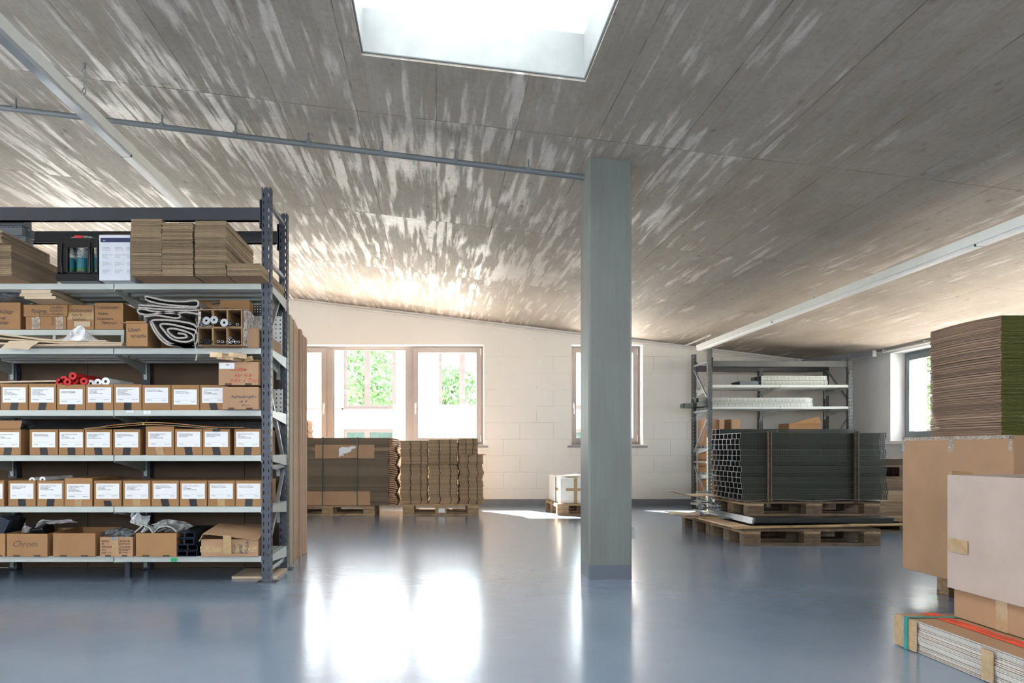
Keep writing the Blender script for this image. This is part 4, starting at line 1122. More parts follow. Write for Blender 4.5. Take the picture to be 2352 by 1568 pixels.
# labels on shelf edges
def edge_label(px0, px1, py0, py1, mat, name='edge_label'):
    return child(MB().box(X(px0, YF1), X(px1, YF1), YF1-0.0015, YF1-0.0003, Z(py1, YF1), Z(py0, YF1)), name, mat, RK)
e1 = edge_label(291, 306, 943, 948, M['paper']); e2 = edge_label(330, 346, 943, 951, M['paper'])
text('11 cm', 0.010, (X(294, YF1), YF1-0.0022, Z(947.5, YF1)), '-y', M['inkgrey'], e1)
text('H', 0.012, (X(337, YF1), YF1-0.0022, Z(949, YF1)), '-y', M['ink'], e2)
g1 = MB().prism([(X(392+7*math.cos(a)+6, YF1), Z(1285.5+4.5*math.sin(a), YF1)) for a in [2*PI*q/14 for q in range(14)]], YF1-0.0015, YF1-0.0004)
g1.prism([(X(403+6*math.cos(a), YF1), Z(1285+4.5*math.sin(a), YF1)) for a in [2*PI*q/14 for q in range(14)]], YF1-0.0022, YF1-0.0016)
e3 = child(g1, 'green_sticker', M['sticker'], RK)
text('F', 0.016, (X(395, YF1), YF1-0.003, Z(1289, YF1)), '-y', M['ink'], e3); text('G', 0.016, (X(401, YF1), YF1-0.003, Z(1289, YF1)), '-y', M['ink'], e3)

# small shelf set further back in the upper bay
YS = 4.80
ZS = Z(757, YS)
sh = empty('inner_shelf', (-2.5, 4.94, ZS-0.035))
child(MB().box(-2.95, X(285, YS), YS, YS+0.004, ZS-0.036, ZS).box(-2.95, X(285, YS), YS+0.004, YR1-0.06, ZS-0.004, ZS), 'board', M['shelf'], sh)
for xx in (-2.93, -2.52, -2.07):
    child(MB().box(xx-0.01, xx+0.01, YS+0.01, YS+0.03, LV['B']+0.001, ZS-0.004).box(xx-0.01, xx+0.01, YR1-0.09, YR1-0.07, LV['B']+0.001, ZS-0.004), 'leg', M['shelf'], sh)
tag(sh, 'low auxiliary shelf standing at the back of the second shelf, under the handwritten boxes', 'shelf')

# ------------------------------------------------------------------ labelled small cartons
LINES = [
 'Höhenversteller, kurz (70cm),\nzink,\nmit schwarzen\nAnti-Rutsch-Stopfen,\nSatz à 4 Stück, inkl. Stifte',
 'Höhenversteller, kurz (70cm),\nalu silber RAL 9006,\nmit schwarzen\nAnti-Rutsch-Stopfen,\nSatz à 4 Stück, inkl. Stifte',
 'Höhenversteller KIT, lang,\nOberfläche: ral, Kopfplatte',
 'Höhenversteller, lang (90cm),\nstumm, weiß,\nmit Kopfplatte,\nSatz à 4 Stück, inkl. Stifte',
 'Höhenversteller, lang (90cm),\nfarblos beschichtet,\nmit schwarzen\nAnti-Rutsch-Stopfen,\nSatz à 4 Stück, inkl. Stifte',
 'Höhenversteller KIT, lang,\nOberfläche: chrom, Kopfplatte',
 'Höhenversteller, lang,\nOberfläche: chrom, Stiefel',
 'Höhenversteller, lang (90cm),\nchrom,\nmit Kopfplatte,\nSatz à 4 Stück, inkl. Stifte',
 'Höhenversteller KIT, kurz,\nOberfläche: zink, Kopfplatte',
 'Höhenversteller, kurz (70cm),\nweiß,\nmit Kopfplatte,\nSatz à 4 Stück, inkl. Stifte',
 'Höhenversteller, kurz (70cm),\nfarblos beschichtet,\nmit Kopfplatte,\nSatz à 4 Stück, inkl. Stifte',
 'Höhenversteller KIT, kurz,\nOberfläche: farblos beschichtet,\nKopfplatte',
 'Höhenversteller KIT, kurz,\nOberfläche: alu silber RAL\n9006, Kopfplatte',
 'Höhenversteller KIT, lang,\nOberfläche: farblos beschichtet,\nKopfplatte',
]
CODES = ['HVAKARSZI', 'HVAKARSAL', 'HVLARWEI', 'HVLKPLWE', 'HVLASRFA', 'HVLACH', 'HVLACH', 'HVLKPLCH', 'HVAKZI', 'HVKKPLWE', 'HVKKPLFA', 'HVAKFA', 'HVAKAL', 'HVLAFA']
KK = ['KZI', 'KLA', 'L', 'KWE', 'KFA', 'L', 'L', 'KCH', 'K', 'KWE', 'KFA', 'K', 'K', 'L']
def small_carton(px0, px1, pyt, lv, Y, depth, ti, tape, label, stk=(5, 5, 39), side=0, stk_x=None, tape_w=17, tape_h=1, group=None, rotz=0.0, toptape=False):
    x0, x1 = X(px0, Y), X(px1, Y); z1 = lv+0.001+(Z(pyt, Y)-Z(VY+(H-lv)*F/Y, Y)); z0 = lv+0.001
    ro = empty('labelled_carton', ((x0+x1)/2, Y, z0)); s = Y/F
    body = MB(); hw = (x1-x0)/2; h = z1-z0
    open_top = 0.0
    body.box(-hw, hw, 0, depth, 0, h-0.003)
    b_ = lchild(body, 'body', M['card'], ro, loc=(0, 0, 0), bevel=0.002)
    fl = MB(); fl.box(-hw, hw, 0.001, depth*0.495, h-0.0028, h).box(-hw, hw, depth*0.505, depth, h-0.0028, h)
    lchild(fl, 'top_flap', M['card'], ro, loc=(0, 0, 0))
    sw = 0.146; sh_ = 0.096
    cx_ = 0.0 if stk_x is None else stk_x*s
    zt_ = h-stk[0]*s-0.004
    sh_ = min(sh_, zt_-0.02)
    st = lchild(MB().box(cx_-sw/2, cx_+sw/2, -0.0014, -0.0004, zt_-sh_, zt_), 'sticker', M['paper'], ro, loc=(0, 0, 0), rot=None) if False else None
    mb = MB().box(cx_-sw/2, cx_+sw/2, -0.0014, -0.0004, zt_-sh_, zt_)
    st = lchild(mb, 'sticker', M['paper'], ro, loc=(0, 0, 0))
    def tx(body, size, x, z, al='LEFT'):
        o = text(body, size, (0, 0, 0), '-y', M['inkgrey'], st, 'lettering', align=al, bold=0.0002); o.location = (x, -0.0019, z)
    tx(LINES[ti], 0.0082, cx_-sw/2+0.011, zt_-0.017)
    tx(CODES[ti], 0.0075, cx_-sw/2+0.011, zt_-sh_+0.016); tx('Verpack. '+KK[ti], 0.0065, cx_+sw/2-0.010, zt_-sh_+0.016, 'RIGHT')
    lchild(MB().box(cx_-sw/2+0.008, cx_+sw/2-0.008, -0.0017, -0.0014, zt_-sh_+0.0285, zt_-sh_+0.0290), 'rule', M['inkgrey'], st, loc=(0, 0, 0))
    if tape:
        tw = tape_w*s/2; top = zt_-sh_ if tape_h == 1 else (zt_-sh_)*tape_h
        sk = random.Random(int(px0)).uniform(-0.006, 0.006)
        tm = MB().prism([(-tw+sk, 0.0), (tw+sk, 0.0), (tw-sk, top), (-tw-sk, top)], -0.0012, -0.0003)
        lchild(tm, 'tape', M['blacktape'] if tape == 'black' else M['tape'], ro, loc=(0, 0, 0))
        if toptape: lchild(MB().box(-tw, tw, -0.0012, -0.0003, zt_, h), 'tape', M['blacktape'], ro, loc=(0, 0, 0))
    ro.rotation_euler = (0, 0, rotz)
    tag(ro, label, 'carton', group); return ro
YB1 = 4.60
nth = ['rightmost', 'second from the right', 'third from the right', 'fourth from the right', 'fifth from the right', 'sixth from the right', 'seventh from the right', 'eighth from the right', 'ninth from the right', 'tenth from the right']
gC, gD, gE = 'labelled cartons on the third shelf', 'labelled cartons on the fourth shelf', 'labelled cartons on the fifth shelf'
rowC = [(-64, -1, 883, 0, 'black'), (1.5, 64, 883, 0, 'black'), (66, 129, 883, 1, 'black'), (131, 196, 883, 2, 'black'), (197.5, 260, 883, 3, 'black'), (261.5, 325, 883, 4, 'black'), (327, 392, 884, 5, None), (393.5, 458, 884, 6, None), (459.5, 522, 884, 7, 'black')]
tubeC = ['far left edge', 'left of the red tubes, beside the edge', 'just left of the red tubes', 'under the red tubes', 'under the white tubes', 'just right of the white tubes', 'with a clear taped base', 'without tape, plain base', 'half hidden by the pen box']
for i, (a, c2, t_, ti, tp_) in enumerate(rowC):
    if i == 0: continue
    small_carton(a, c2, t_, LV['C'], YB1, 0.40, ti, tp_, 'small labelled carton on the third shelf, ' + tubeC[i], group=gC, stk=(9 if i in (3, 7) else 5, 0, 0))
rowD = [(-13, 48, 986, 9, 'black'), (68, 133, 986, 8, 'black'), (135, 193, 986, 9, 'black'), (194.5, 257, 986, 10, 'black'), (260, 322, 986, 11, 'black'), (334.5, 400, 979, 10, 'brown'), (402, 464.5, 985, 12, 'black'), (466, 528, 985, 12, 'black'), (538, 600, 985, 9, 'black')]
labD = ['leftmost, with an open raised flap', 'with a faded beige label, beside the open one', 'third from the left', 'just left of where the bent board begins', 'standing apart under the bent board', 'the tall one with brown tape', 'right of the tall brown taped one', 'with black tape above and below its label', 'next to the right upright']
for i, (a, c2, t_, ti, tp_) in enumerate(rowD):
    small_carton(a, c2, t_, LV['D'], YB1, 0.40, ti, tp_, 'small labelled carton on the fourth shelf, ' + labD[i], group=gD, toptape=(i == 7), stk=(11 if i == 5 else 5, 0, 0))
rowE = [(-50, 9, 1104, 8, 'black'), (19, 82, 1104, 12, 'black'), (85.5, 146.5, 1104, 10, 'black'), (148, 212, 1098, 1, 'brown'), (216, 279, 1104, 3, 'black'), (282.5, 345.5, 1104, 10, 'brown'), (348, 410.5, 1104, 13, 'black'), (413, 475, 1104, 7, 'black'), (477.5, 539.5, 1104, 8, 'brown'), (541, 602, 1104, 8, 'black')]
labE = ['cut off at the far left', 'second from the left', 'third from the left, under white tube ends', 'the taller one', 'with a short square of black tape', 'pale brown tape, right of the short tape', 'wide black tape, fourth from the upright', 'with a narrow dark tape patch', 'with wide brown tape, second from the upright', 'slanting black tape, next to the upright']
for i, (a, c2, t_, ti, tp_) in enumerate(rowE):
    small_carton(a, c2, t_, LV['E'], YB1, 0.40, ti, tp_, 'small labelled carton on the fifth shelf, ' + labE[i], group=gE, tape_h=0.75 if i == 4 else 1, stk=(12 if i == 3 else 5, 0, 0))
# open flap on the leftmost carton of the fourth shelf and grey film in it
fl = MB(); zt_ = LV['D']+0.165; flap(fl, (X(-13, YB1), YB1+0.004, zt_), (X(46, YB1), YB1+0.004, zt_), (0.02, 0.10, 0.30), 0.055)
o = fl.build('cardboard_flap', M['card']); tag(o, 'raised cardboard piece leaning on the leftmost carton of the fourth shelf', 'cardboard')
def crumple(name, cx, cy, cz, rx, ry, rz, mat, label, cat, seed, n=26, amp=0.25, group=None):
    """crumpled bag: closed lumpy skin sitting on z = cz"""
    rn = random.Random(seed); ph = [rn.uniform(0, 6.28) for _ in range(12)]
    mb = MB(); pts = []
    for i in range(n+1):
        th = PI*i/n; row = []
        for j in range(n+1):
            a = 2*PI*(j % n)/n
            r = 1+amp*(math.sin(3*a+ph[0]+2*th)*0.5+math.sin(7*a+ph[1]+5*th)*0.35+math.sin(11*a+ph[2]-7*th)*0.25+0.2*math.sin(17*th+ph[3]+4*a))
            x, y, z = math.sin(th)*math.cos(a)*r*rx, math.sin(th)*math.sin(a)*r*ry, math.cos(th)*r*rz
            row.append((cx+x, cy+y, max(cz+0.001, cz+rz*0.75+z)))
        pts.append(row)
    mb.grid(pts); o = mb.build(name, mat, smooth=True)
    tag(o, label, cat, group); return o
crumple('plastic_bag', X(33, 4.75), 4.78, zt_+0.0, 0.10, 0.10, 0.040, M['greyfilm'], 'dark grey plastic bag on top of the leftmost carton of the fourth shelf', 'bag', 3)
# bent board lying over the fourth row
def ribbon(mb, pts, t, y0, y1):
    P = [Vector((p[0], 0, p[1])) for p in pts]; up, lo = [], []
    for i, p in enumerate(P):
        d = (P[min(i+1, len(P)-1)]-P[max(i-1, 0)]).normalized(); n = Vector((-d.z, 0, d.x))*t/2
        up.append(p+n); lo.append(p-n)
    k = len(P)
    vs_ = [(q.x, y0, q.z) for q in up] + [(q.x, y0, q.z) for q in lo] + [(q.x, y1, q.z) for q in up] + [(q.x, y1, q.z) for q in lo]
    fs_ = []
    for i in range(k-1):
        fs_ += [(i, i+1, 2*k+i+1, 2*k+i), (k+i+1, k+i, 3*k+i, 3*k+i+1), (k+i, k+i+1, i+1, i), (2*k+i, 2*k+i+1, 3*k+i+1, 3*k+i)]
    fs_ += [(0, 2*k, 3*k, k), (k-1, 2*k-1, 4*k-1, 3*k-1)]
    mb.add(vs_, fs_); return mb
def smooth_path(pts, n=6):
    out = []; P = [Vector(p) for p in pts]
    for i in range(len(P)-1):
        p0, p1, p2, p3 = P[max(i-1, 0)], P[i], P[i+1], P[min(i+2, len(P)-1)]
        for k in range(n):
            t = k/n
            out.append(0.5*((2*p1)+(-p0+p2)*t+(2*p0-5*p1+4*p2-p3)*t*t+(-p0+3*p1-3*p2+p3)*t**3))
    out.append(P[-1]); return [(p[0], p[1]) for p in out]
YBB = 4.575
pp = [(193, 984), (230, 980.5), (260, 976), (330, 970.5), (380, 971), (430, 975), (480, 980), (560, 982)]
o = ribbon(MB(), smooth_path([(X(a, YBB), Z(b2, YBB)) for a, b2 in pp]), 0.005, YBB, YBB+0.20).build('bent_board', M['card']); tag(o, 'upper bent cardboard sheet arching over the cartons of the fourth shelf', 'cardboard')
pp = [(205, 985.5), (260, 981.5), (330, 975.5), (400, 978), (470, 983.5), (500, 985)]
o2 = empty('bent_board', (X(340, 4.6), 4.7, Z(985, 4.6)))
child(ribbon(MB(), smooth_path([(X(a, 4.59), Z(b2-0.8, 4.59)) for a, b2 in pp]), 0.004, 4.59, 4.78), 'sheet', M['card_in'], o2)
child(MB().box(X(325, YBB), X(329, YBB), YBB+0.012, YBB+0.016, Z(975.5, 4.59), Z(969.5, YBB)), 'yellow_mark', M['yellow'], o2)
tag(o2, 'lower bent cardboard sheet with a small yellow mark over the fourth shelf cartons', 'cardboard')

# red and white tubes on the third row
def ptube(px, py, rpx, Y, L_, mat, name, label, cat, group, dx=0.03, hole=0.38, disc=None):
    x, z, r = X(px, Y), Z(py, Y), rpx*Y/F
    ro = empty(name, (x, Y, z-r))
    a, b2 = Vector((x, Y, z)), Vector((x+dx, Y+L_, z))
    child(MB().pipe(a, b2, r, r*0.8, 20), 'tube', mat, ro, smooth=False)
    child(MB().pipe(a+Vector((0, -0.003, 0)), a+Vector((0, 0.004, 0)), r*1.06, r*hole, 24), 'end_disc', mat, ro)
    tag(ro, label, cat, group); return ro
reds = [(136.8, 877.5, 'far left of the red cluster'), (146.8, 871.6, 'upper left in the red cluster'), (155.2, 877.0, 'low in front in the red cluster'), (167.2, 863.2, 'topmost of the red cluster'), (171.8, 873.8, 'right below the topmost red one'), (192.9, 875.4, 'far right of the red cluster'), (182.0, 871.5, 'half hidden at the back of the cluster')]
for i, (a, b2, lb) in enumerate(reds):
    ptube(a, b2, 8.2, 4.60+(0.03 if i in (0, 1, 4) else 0)+(0.10 if i == 6 else 0), 0.30, M['redtube'], 'red_tube', 'red steel tube with a round end disc, ' + lb, 'tube', 'red tubes on the third row of cartons')
for a, b2, r, lb in ((208.7, 880.5, 8.2, 'left'), (225.0, 878.5, 8.2, 'middle'), (242.9, 876.0, 9.0, 'right and highest')):
    ptube(a, b2, r, 4.62, 0.32, M['whitetube'], 'white_tube', 'white steel tube with a round end disc, %s of the three' % lb, 'tube', 'white tubes on the third row of cartons')
for a, b2, lb in ((74, 1102.5, 'left'), (98, 1101.0, 'right')):
    ptube(a, b2, 6.5, 4.66, 0.3, M['whitetube'], 'white_tube', 'white tube end peeping out above the fifth shelf cartons, %s one' % lb, 'tube', 'white tube ends above the fifth row')
# long boards left of the red tubes
o = MB().box(-2.85, X(128, 4.62), 4.62, 4.90, 1.262, 1.272, rot=(0, -0.02, 0)).build('long_board', M['card_beige']); tag(o, 'long beige board lying on the cartons left of the red tubes', 'board')
o = MB().box(-2.85, X(130, 4.62), 4.63, 4.90, 1.2475, 1.2555).build('long_board', M['card_in']); tag(o, 'lower brown board under the beige one left of the red tubes', 'board')

# two handwritten cartons stacked at the right end of shelves two and three
def plain_carton(name, px0, px1, pyt, z0, Y, depth, mat, label, cat='carton', slots=True, open_=False, h=None, extra=None, rotz=0):
    x0, x1 = X(px0, Y), X(px1, Y); z1 = Z(pyt, Y) if h is None else z0+h
    if Y < 4.7 and px1 > 585: x1 = min(x1, -1.104)
    ro = empty(name, ((x0+x1)/2, Y+depth/2, z0)); mb = MB()
    if open_: open_box(mb, x0, x1, Y, Y+depth, z0, z1)
    else: mb.box(x0, x1, Y, Y+depth, z0, z1)
    b_ = child(mb, 'body', mat, ro, bevel=0.0025)
    if slots:
        wd = x1-x0; sm = MB()
        for f in (0.16, 0.66): sm.box(x0+wd*f, x0+wd*(f+0.17), Y-0.0012, Y-0.0002, z0+0.001, z0+0.012)
        child(sm, 'locking_slot', M['card_dark'], ro)
    tag(ro, label, cat); return ro, (x0, x1, z0, z1)
Yq = 4.53
zc = LV['C']+0.001
b1, (x0, x1, z0, z1) = plain_carton('pen_carton', 511, 599, 888, zc, Yq, 0.42, M['card_z'], 'brown carton with blue handwriting at the right end of the third shelf')
for s_, p0, p1, py, hh in (('Ausrenkstopfen', 529.5, 589, 914, 8), ('je 4', 548.6, 568.7, 924, 6.5), ('Boerner', 555, 577, 932, 4.5)):
    htext(s_, p0, p1, py, hh, Yq, M['inkblue'], b1, shear=0.45)
b2_, (x0, x1, z0, z1) = plain_carton('pen_carton', 502, 598, 831, Z(885, Yq)+0.002, Yq, 0.42, M['card_z'], 'brown carton with red handwriting stacked on the blue lettered one')
for s_, p0, p1, py, hh in (('Stifte', 527.6, 567, 852, 8.5), ('für HV', 538, 581, 866, 8.5), ('d für 1 Tisch', 528.5, 596, 877, 8.5)):
    htext(s_, p0, p1, py, hh, Yq, M['inkred'], b2_, shear=0.4)
st = child(MB().box(X(504, Yq), X(539, Yq), Yq-0.0025, Yq-0.0015, Z(847, Yq), Z(833, Yq)), 'sticker', M['paper'], b2_)
text('M8', 0.016, (X(519, Yq), Yq-0.0035, Z(840, Yq)), '-y', M['ink'], st)
# offcuts of wood on top
zt_ = Z(831, Yq)+0.0
def plank(px0, px1, z0, t, Y, d, rz, ry, label, mat='wood_light'):
    x0, x1 = X(px0, Y), X(px1, Y)
    o = MB().box(x0, x1, Y, Y+d, z0, z0+t, rot=(0, ry, rz)).build('wood_offcut', M[mat], bevel=0.002); tag(o, label, 'wood'); return o
plank(489, 522, zt_+0.022, 0.030, 4.47, 0.18, -0.30, 0.10, 'wood offcut at the left on the red lettered carton')
plank(500, 545, zt_+0.012, 0.030, 4.50, 0.10, -0.35, 0.12, 'long notched wood offcut lying across the red lettered carton')
plank(520, 560, zt_+0.020, 0.028, 4.48, 0.12, 0.25, 0.10, 'front wood offcut on the red lettered carton', 'wood_light')
plank(553, 572, zt_+0.004, 0.030, 4.52, 0.10, 0.5, -0.3, 'short orange wood wedge on the red lettered carton', 'wood_x')
crumple('cardboard_scrap', X(575, 4.62), 4.66, zt_, 0.07, 0.05, 0.020, M['card_in'], 'crumpled brown packing scrap at the right on the red lettered carton', 'cardboard', 9)

# ------------------------------------------------------------------ top shelf
zA = LV['A']+0.001
YT = 4.375
stA = [(300, 372, 502, 'leftmost', 3), (371, 444.5, 510, 'second', 4), (446, 519.5, 503, 'third', 5)]
for a, c2, top, nm, sd_ in stA:
    wd = X(c2, YT)-X(a, YT); t = 0.0122; n = int((Z(top, YT)-zA)/t)
    pr = blank_protos(wd-0.006, 0.66, t-0.0004, (M['card_z'], M['edge'], M['edge_y']), 5)
    stack('flat_carton', (X(a, YT)+X(c2, YT))/2, YT+0.33, zA, n, t, pr, 0.0025, 0.004, 'flat carton in the %s tall stack from the white box on the top shelf' % nm, 'flat cartons in the %s stack on the top shelf' % nm)
wd = X(602, YT)-X(521, YT); pr = blank_protos(wd-0.006, 0.66, 0.0118, (M['card_z'], M['edge'], M['edge_y']), 4)
stack('flat_carton', X(561, YT), YT+0.33, zA, 6, 0.0122, pr, 0.003, 0.005, 'flat carton in the low stack on the top shelf beside the right upright', 'flat cartons in the low stack on the top shelf')
xa_ = X(26, YT)
pr = blank_protos(0.50, 0.54, 0.0118, (M['card_z'], M['edge'], M['edge_y']), 5)
zq = stack('flat_carton', xa_-0.25, YT+0.27, zA, 15, 0.0122, pr, 0.003, 0.004, 'flat carton in the lower left stack on the top shelf, beside the bottle crate', 'flat cartons in the lower left stack on the top shelf')
zq2 = stack('flat_carton', xa_-0.275, YT+0.22, zq+0.001, 6, 0.0122, pr, 0.003, 0.004, 'larger flat carton lying on the lower left stack of the top shelf', 'upper flat cartons at the left of the top shelf')
# perforated steel lengths above it
for k, (yy, zz) in enumerate(((4.65, 0), (4.71, 0), (4.65, 0.062), (4.71, 0.062), (4.65, 0.124), (4.71, 0.124), (4.65, 0.186))):
    o = MB().box(-3.55, X(52, 4.62)-0.01*(k % 3), yy, yy+0.05, zq2+0.003+zz, zq2+0.060+zz).build('perforated_profile', M['perf_grey']); tag(o, 'grey perforated steel length at the far left of the top shelf', 'profile', 'grey perforated lengths at the far left of the top shelf')

# black bottle crate
YK = 4.52
kx0, kx1, kz0, kz1 = X(131, YK), X(224, YK), zA, Z(546, YK)
cr = empty('bottle_crate', ((kx0+kx1)/2, YK+0.18, zA))
mb = MB(); t = 0.014; kd = 0.36
mb.box(kx0-0.006, kx1+0.006, YK-0.006, YK+kd+0.006, kz0, kz0+0.045)
for (a, c2, d, e_) in ((kx0, X(155, YK), YK, YK+0.03), (X(200, YK), X(212, YK), YK, YK+0.03), (kx1-0.008, kx1, YK, YK+0.045), (kx0, kx0+0.045, YK+kd-0.045, YK+kd), (kx1-0.045, kx1, YK+kd-0.045, YK+kd)):
    mb.box(a, c2, d, e_, kz0+0.045, kz1-0.057)
for (a, c2, d, e_) in ((kx0, kx1, YK, YK+t), (kx0, kx1, YK+kd-t, YK+kd), (kx0, kx0+t, YK+t, YK+kd-t), (kx1-t, kx1, YK+t, YK+kd-t)):
    mb.box(a, c2, d, e_, kz1-0.058, kz1)
    mb.box(a, c2, d, e_, kz0+0.045, kz0+0.060)
child(mb, 'body', M['blackplastic'], cr, bevel=0.004)
hb = MB()
for s_ in (-1, 1):
    xx = X(143, YK) if s_ < 0 else X(206, YK)
    hb.tube([(xx, YK-0.004, kz0+0.05), (xx+s_*0.005, YK-0.008, kz0+0.13), (xx, YK-0.004, kz1-0.03)], 0.005, 8)
child(hb, 'rib', M['blackplastic'], cr, smooth=True)
child(MB().box((kx0+kx1)/2-0.006, (kx0+kx1)/2+0.006, YK+0.03, YK+kd-0.03, kz0+0.045, kz0+0.16).box(kx0+0.02, kx1-0.02, YK+kd/2-0.004, YK+kd/2+0.004, kz0+0.045, kz0+0.16), 'divider', M['blackplastic'], cr)
tag(cr, 'black plastic crate with water bottles on the top shelf', 'crate')
def bottle(x, y, z, label):
    ro = empty('water_bottle', (x, y, z)); r = 0.034
    prof = [(0.0, 0), (r*0.9, 0.0), (r, 0.008), (r, 0.13), (r*0.96, 0.15), (r*0.55, 0.185), (0.014, 0.20), (0.014, 0.215)]
    n = 16; vs_ = []; fs_ = []
    for (rr, h) in prof: vs_ += [(x+rr*math.cos(2*PI*k/n), y+rr*math.sin(2*PI*k/n), z+h) for k in range(n)]
    for i in range(len(prof)-1):
        for k in range(n): fs_.append((i*n+k, i*n+(k+1) % n, (i+1)*n+(k+1) % n, (i+1)*n+k))
    child(MB().add(vs_, fs_), 'bottle_body', M['bottle'], ro, smooth=True)
    child(MB().pipe((x, y, z+0.045), (x, y, z+0.110), r+0.0012, r+0.0004, 18), 'paper_label', M['bottle_label'], ro)
    child(MB().pipe((x, y, z+0.032), (x, y, z+0.045), r+0.0012, r+0.0004, 18), 'label_band', M['bottle_green'], ro)
    child(MB().tube([(x, y, z+0.212), (x, y, z+0.232)], 0.016, 14), 'cap', M['cap'], ro)
    tag(ro, label, 'bottle', 'water bottles in the black crate')
for j in range(3):
    for i in range(3):
        bx = kx0+0.046+i*0.081; lb = ['left', 'middle', 'right'][i]+' water bottle in the '+['front', 'middle', 'rear'][j]+' row of the black crate'
        bottle(bx, YK+0.062+j*0.11, kz0+0.046, lb)
crumple('bottle_pack', (kx0+kx1)/2-0.002, YK+0.14, kz1+0.001, 0.105, 0.10, 0.020, M['wrap'], 'flattened clear bottle lying on the black crate', 'bottle', 5, amp=0.15)
o = MB().box(X(165, YK), X(184, YK), YK+0.03, YK+0.10, kz1+0.006, kz1+0.024).build('red_label', M['redlabel'], bevel=0.003); tag(o, 'red paper label lying on the bottle crate', 'label')

# white printed carton
YW_ = 4.50
wb2, (x0, x1, z0, z1) = plain_carton('white_carton', 227.5, 299, 539, zA, YW_, 0.40, M['bluebox'], 'white printed carton with a navy band on the top shelf', slots=False)
bd = child(MB().box(X(231, YW_), X(299, YW_), YW_-0.0012, YW_-0.0003, Z(556, YW_), Z(546, YW_)), 'navy_band', M['navy'], wb2)
text('ML', 0.012, (X(237, YW_), YW_-0.002, Z(554, YW_)), '-y', M['paper'], bd)
for ci, cx_ in enumerate((235, 264, 291)):
    for ri, ry in enumerate((569, 586, 604, 621)):
        if ci == 2: tt_ = 'Inhalt\nModell\nFarbe'
        else: tt_ = ['DE  Akustik-\nelement für die\nWandmontage', 'EN  Acoustic panel\nfor wall\nmounting', 'FR  Panneau\nacoustique mural\nset 1/2', 'NL  Akoestisch\npaneel voor\nmontage'][ri]
        text(tt_, 0.0085, (X(cx_, YW_), YW_-0.0012, Z(ry, YW_)), '-y', M['inkgrey'], wb2)
fm = MB(); flap(fm, (x0, YW_+0.01, z1), (x1, YW_+0.01, z1), (0, 0.25, 0.09), 0.13); flap(fm, (x0+0.09, YW_+0.1, z1+0.005), (x1, YW_+0.1, z1+0.004), (0, 0.1, 0.10), 0.05)
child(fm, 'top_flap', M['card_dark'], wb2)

# ------------------------------------------------------------------ second shelf
ZS1 = ZS+0.001
def hand_box(px0, px1, pyt, mat, label, lines, ink='ink', Y=4.79, depth=0.25, seams=True):
    b_, e_ = plain_carton('handwritten_carton', px0, px1, pyt, ZS1, Y, depth, mat, label, slots=False)
    for s_, p0, p1, py, hh in lines: htext(s_, p0, p1, py, hh, Y, M[ink], b_, 0.0045)
    return b_, e_
hand_box(-12, 47, 694, M['card'], 'handwritten carton cut off at the far left of the second shelf', [('Schibler', -9, 31, 720, 9), ('und', -4, 13, 733, 6.5), ('Teller', -7, 21, 744.5, 8)])
b_, e_ = hand_box(59, 152, 725, M['card'], 'carton marked Reserve with a projecting lid on the second shelf', [])
lid = child(MB().box(X(55, 4.785), X(156, 4.785), 4.780, 5.03, Z(727, 4.785), Z(700, 4.785)), 'lid', M['card'], b_, bevel=0.002)
for s_, p0, p1, py, hh in (('Reserve', 73, 107, 718.5, 10), ('Oberflächen', 115.6, 146.7, 709, 6), ('Einzelmuster', 114, 145, 715.5, 5.5), ('Showroom Mustertisch', 90, 146.7, 723.5, 5.5)):
    htext(s_, p0, p1, py, hh, 4.78, M['ink'], lid)
child(MB().box(X(73, 4.787), X(92, 4.787), 4.7875, 4.7892, Z(755, 4.787), Z(727, 4.787)), 'clear_tape', M['cleartape'], b_)
child(MB().box(X(128, 4.787), X(145, 4.787), 4.7875, 4.7892, Z(755, 4.787), Z(727, 4.787)), 'clear_tape', M['cleartape'], b_)
text('4658', 0.028, (X(124, 4.787), 4.786, Z(748, 4.787)), '-y', M['inkbrown'], b_, 'handwriting', roll=PI/2)
b_, e_ = hand_box(154, 216, 700, M['card'], 'brown taped carton marked not for showroom on the second shelf', [('Oberflächenmuster', 163, 211, 716, 7), ('Nicht für', 166, 192, 726, 7), ('Showroom', 166, 198, 736, 6.5)])
child(MB().box(X(155, 4.789), X(216, 4.789), 4.7865, 4.7885, Z(734, 4.789), Z(718, 4.789)), 'brown_tape', M['tape'], b_)
child(MB().box(X(171, 4.789), X(208, 4.789), 4.7855, 4.7863, Z(750, 4.789), Z(738, 4.789)), 'sticker', M['card_beige'], b_)
hand_box(217.5, 283, 695, M['card'], 'carton marked Tischplattenmuster on the second shelf', [('Tischplattenmuster', 223, 273, 709.5, 7.5), ('Reserve', 226, 248, 723, 7), ('Showroom', 223, 260, 735, 7), ('Mustertisch', 234, 269.6, 744.5, 7.5)])
# beige boards on the Reserve carton
zb = Z(700, 4.785)+0.002
for k, (a, c2, th, dx) in enumerate(((56, 128, 0.016, 0), (46, 120, 0.010, 0.0), (46, 121, 0.008, 0.01), (50, 118, 0.020, 0.0), (35, 117, 0.004, 0.0), (45, 124, 0.008, 0.01))):
    zz = zb; zb += th+0.001
    x0, x1 = X(a, 4.60), X(c2, 4.60)
    o = MB().box(x0, x1, 4.60, 5.02, zz, zz+th, rot=(0, 0, -0.02*(k % 2))).build('beige_board', M['card_beige'])
    tag(o, ['lowest', 'second', 'third', 'thick fourth', 'thin pointed fifth', 'topmost'][k]+' beige board of the pile on the Reserve carton', 'board', 'beige boards on the second shelf')
crumple('plastic_bag', X(20, 4.75), 4.80, Z(693, 4.79), 0.12, 0.12, 0.030, M['greyfilm'], 'grey plastic bag on the far left carton of the second shelf', 'bag', 8)
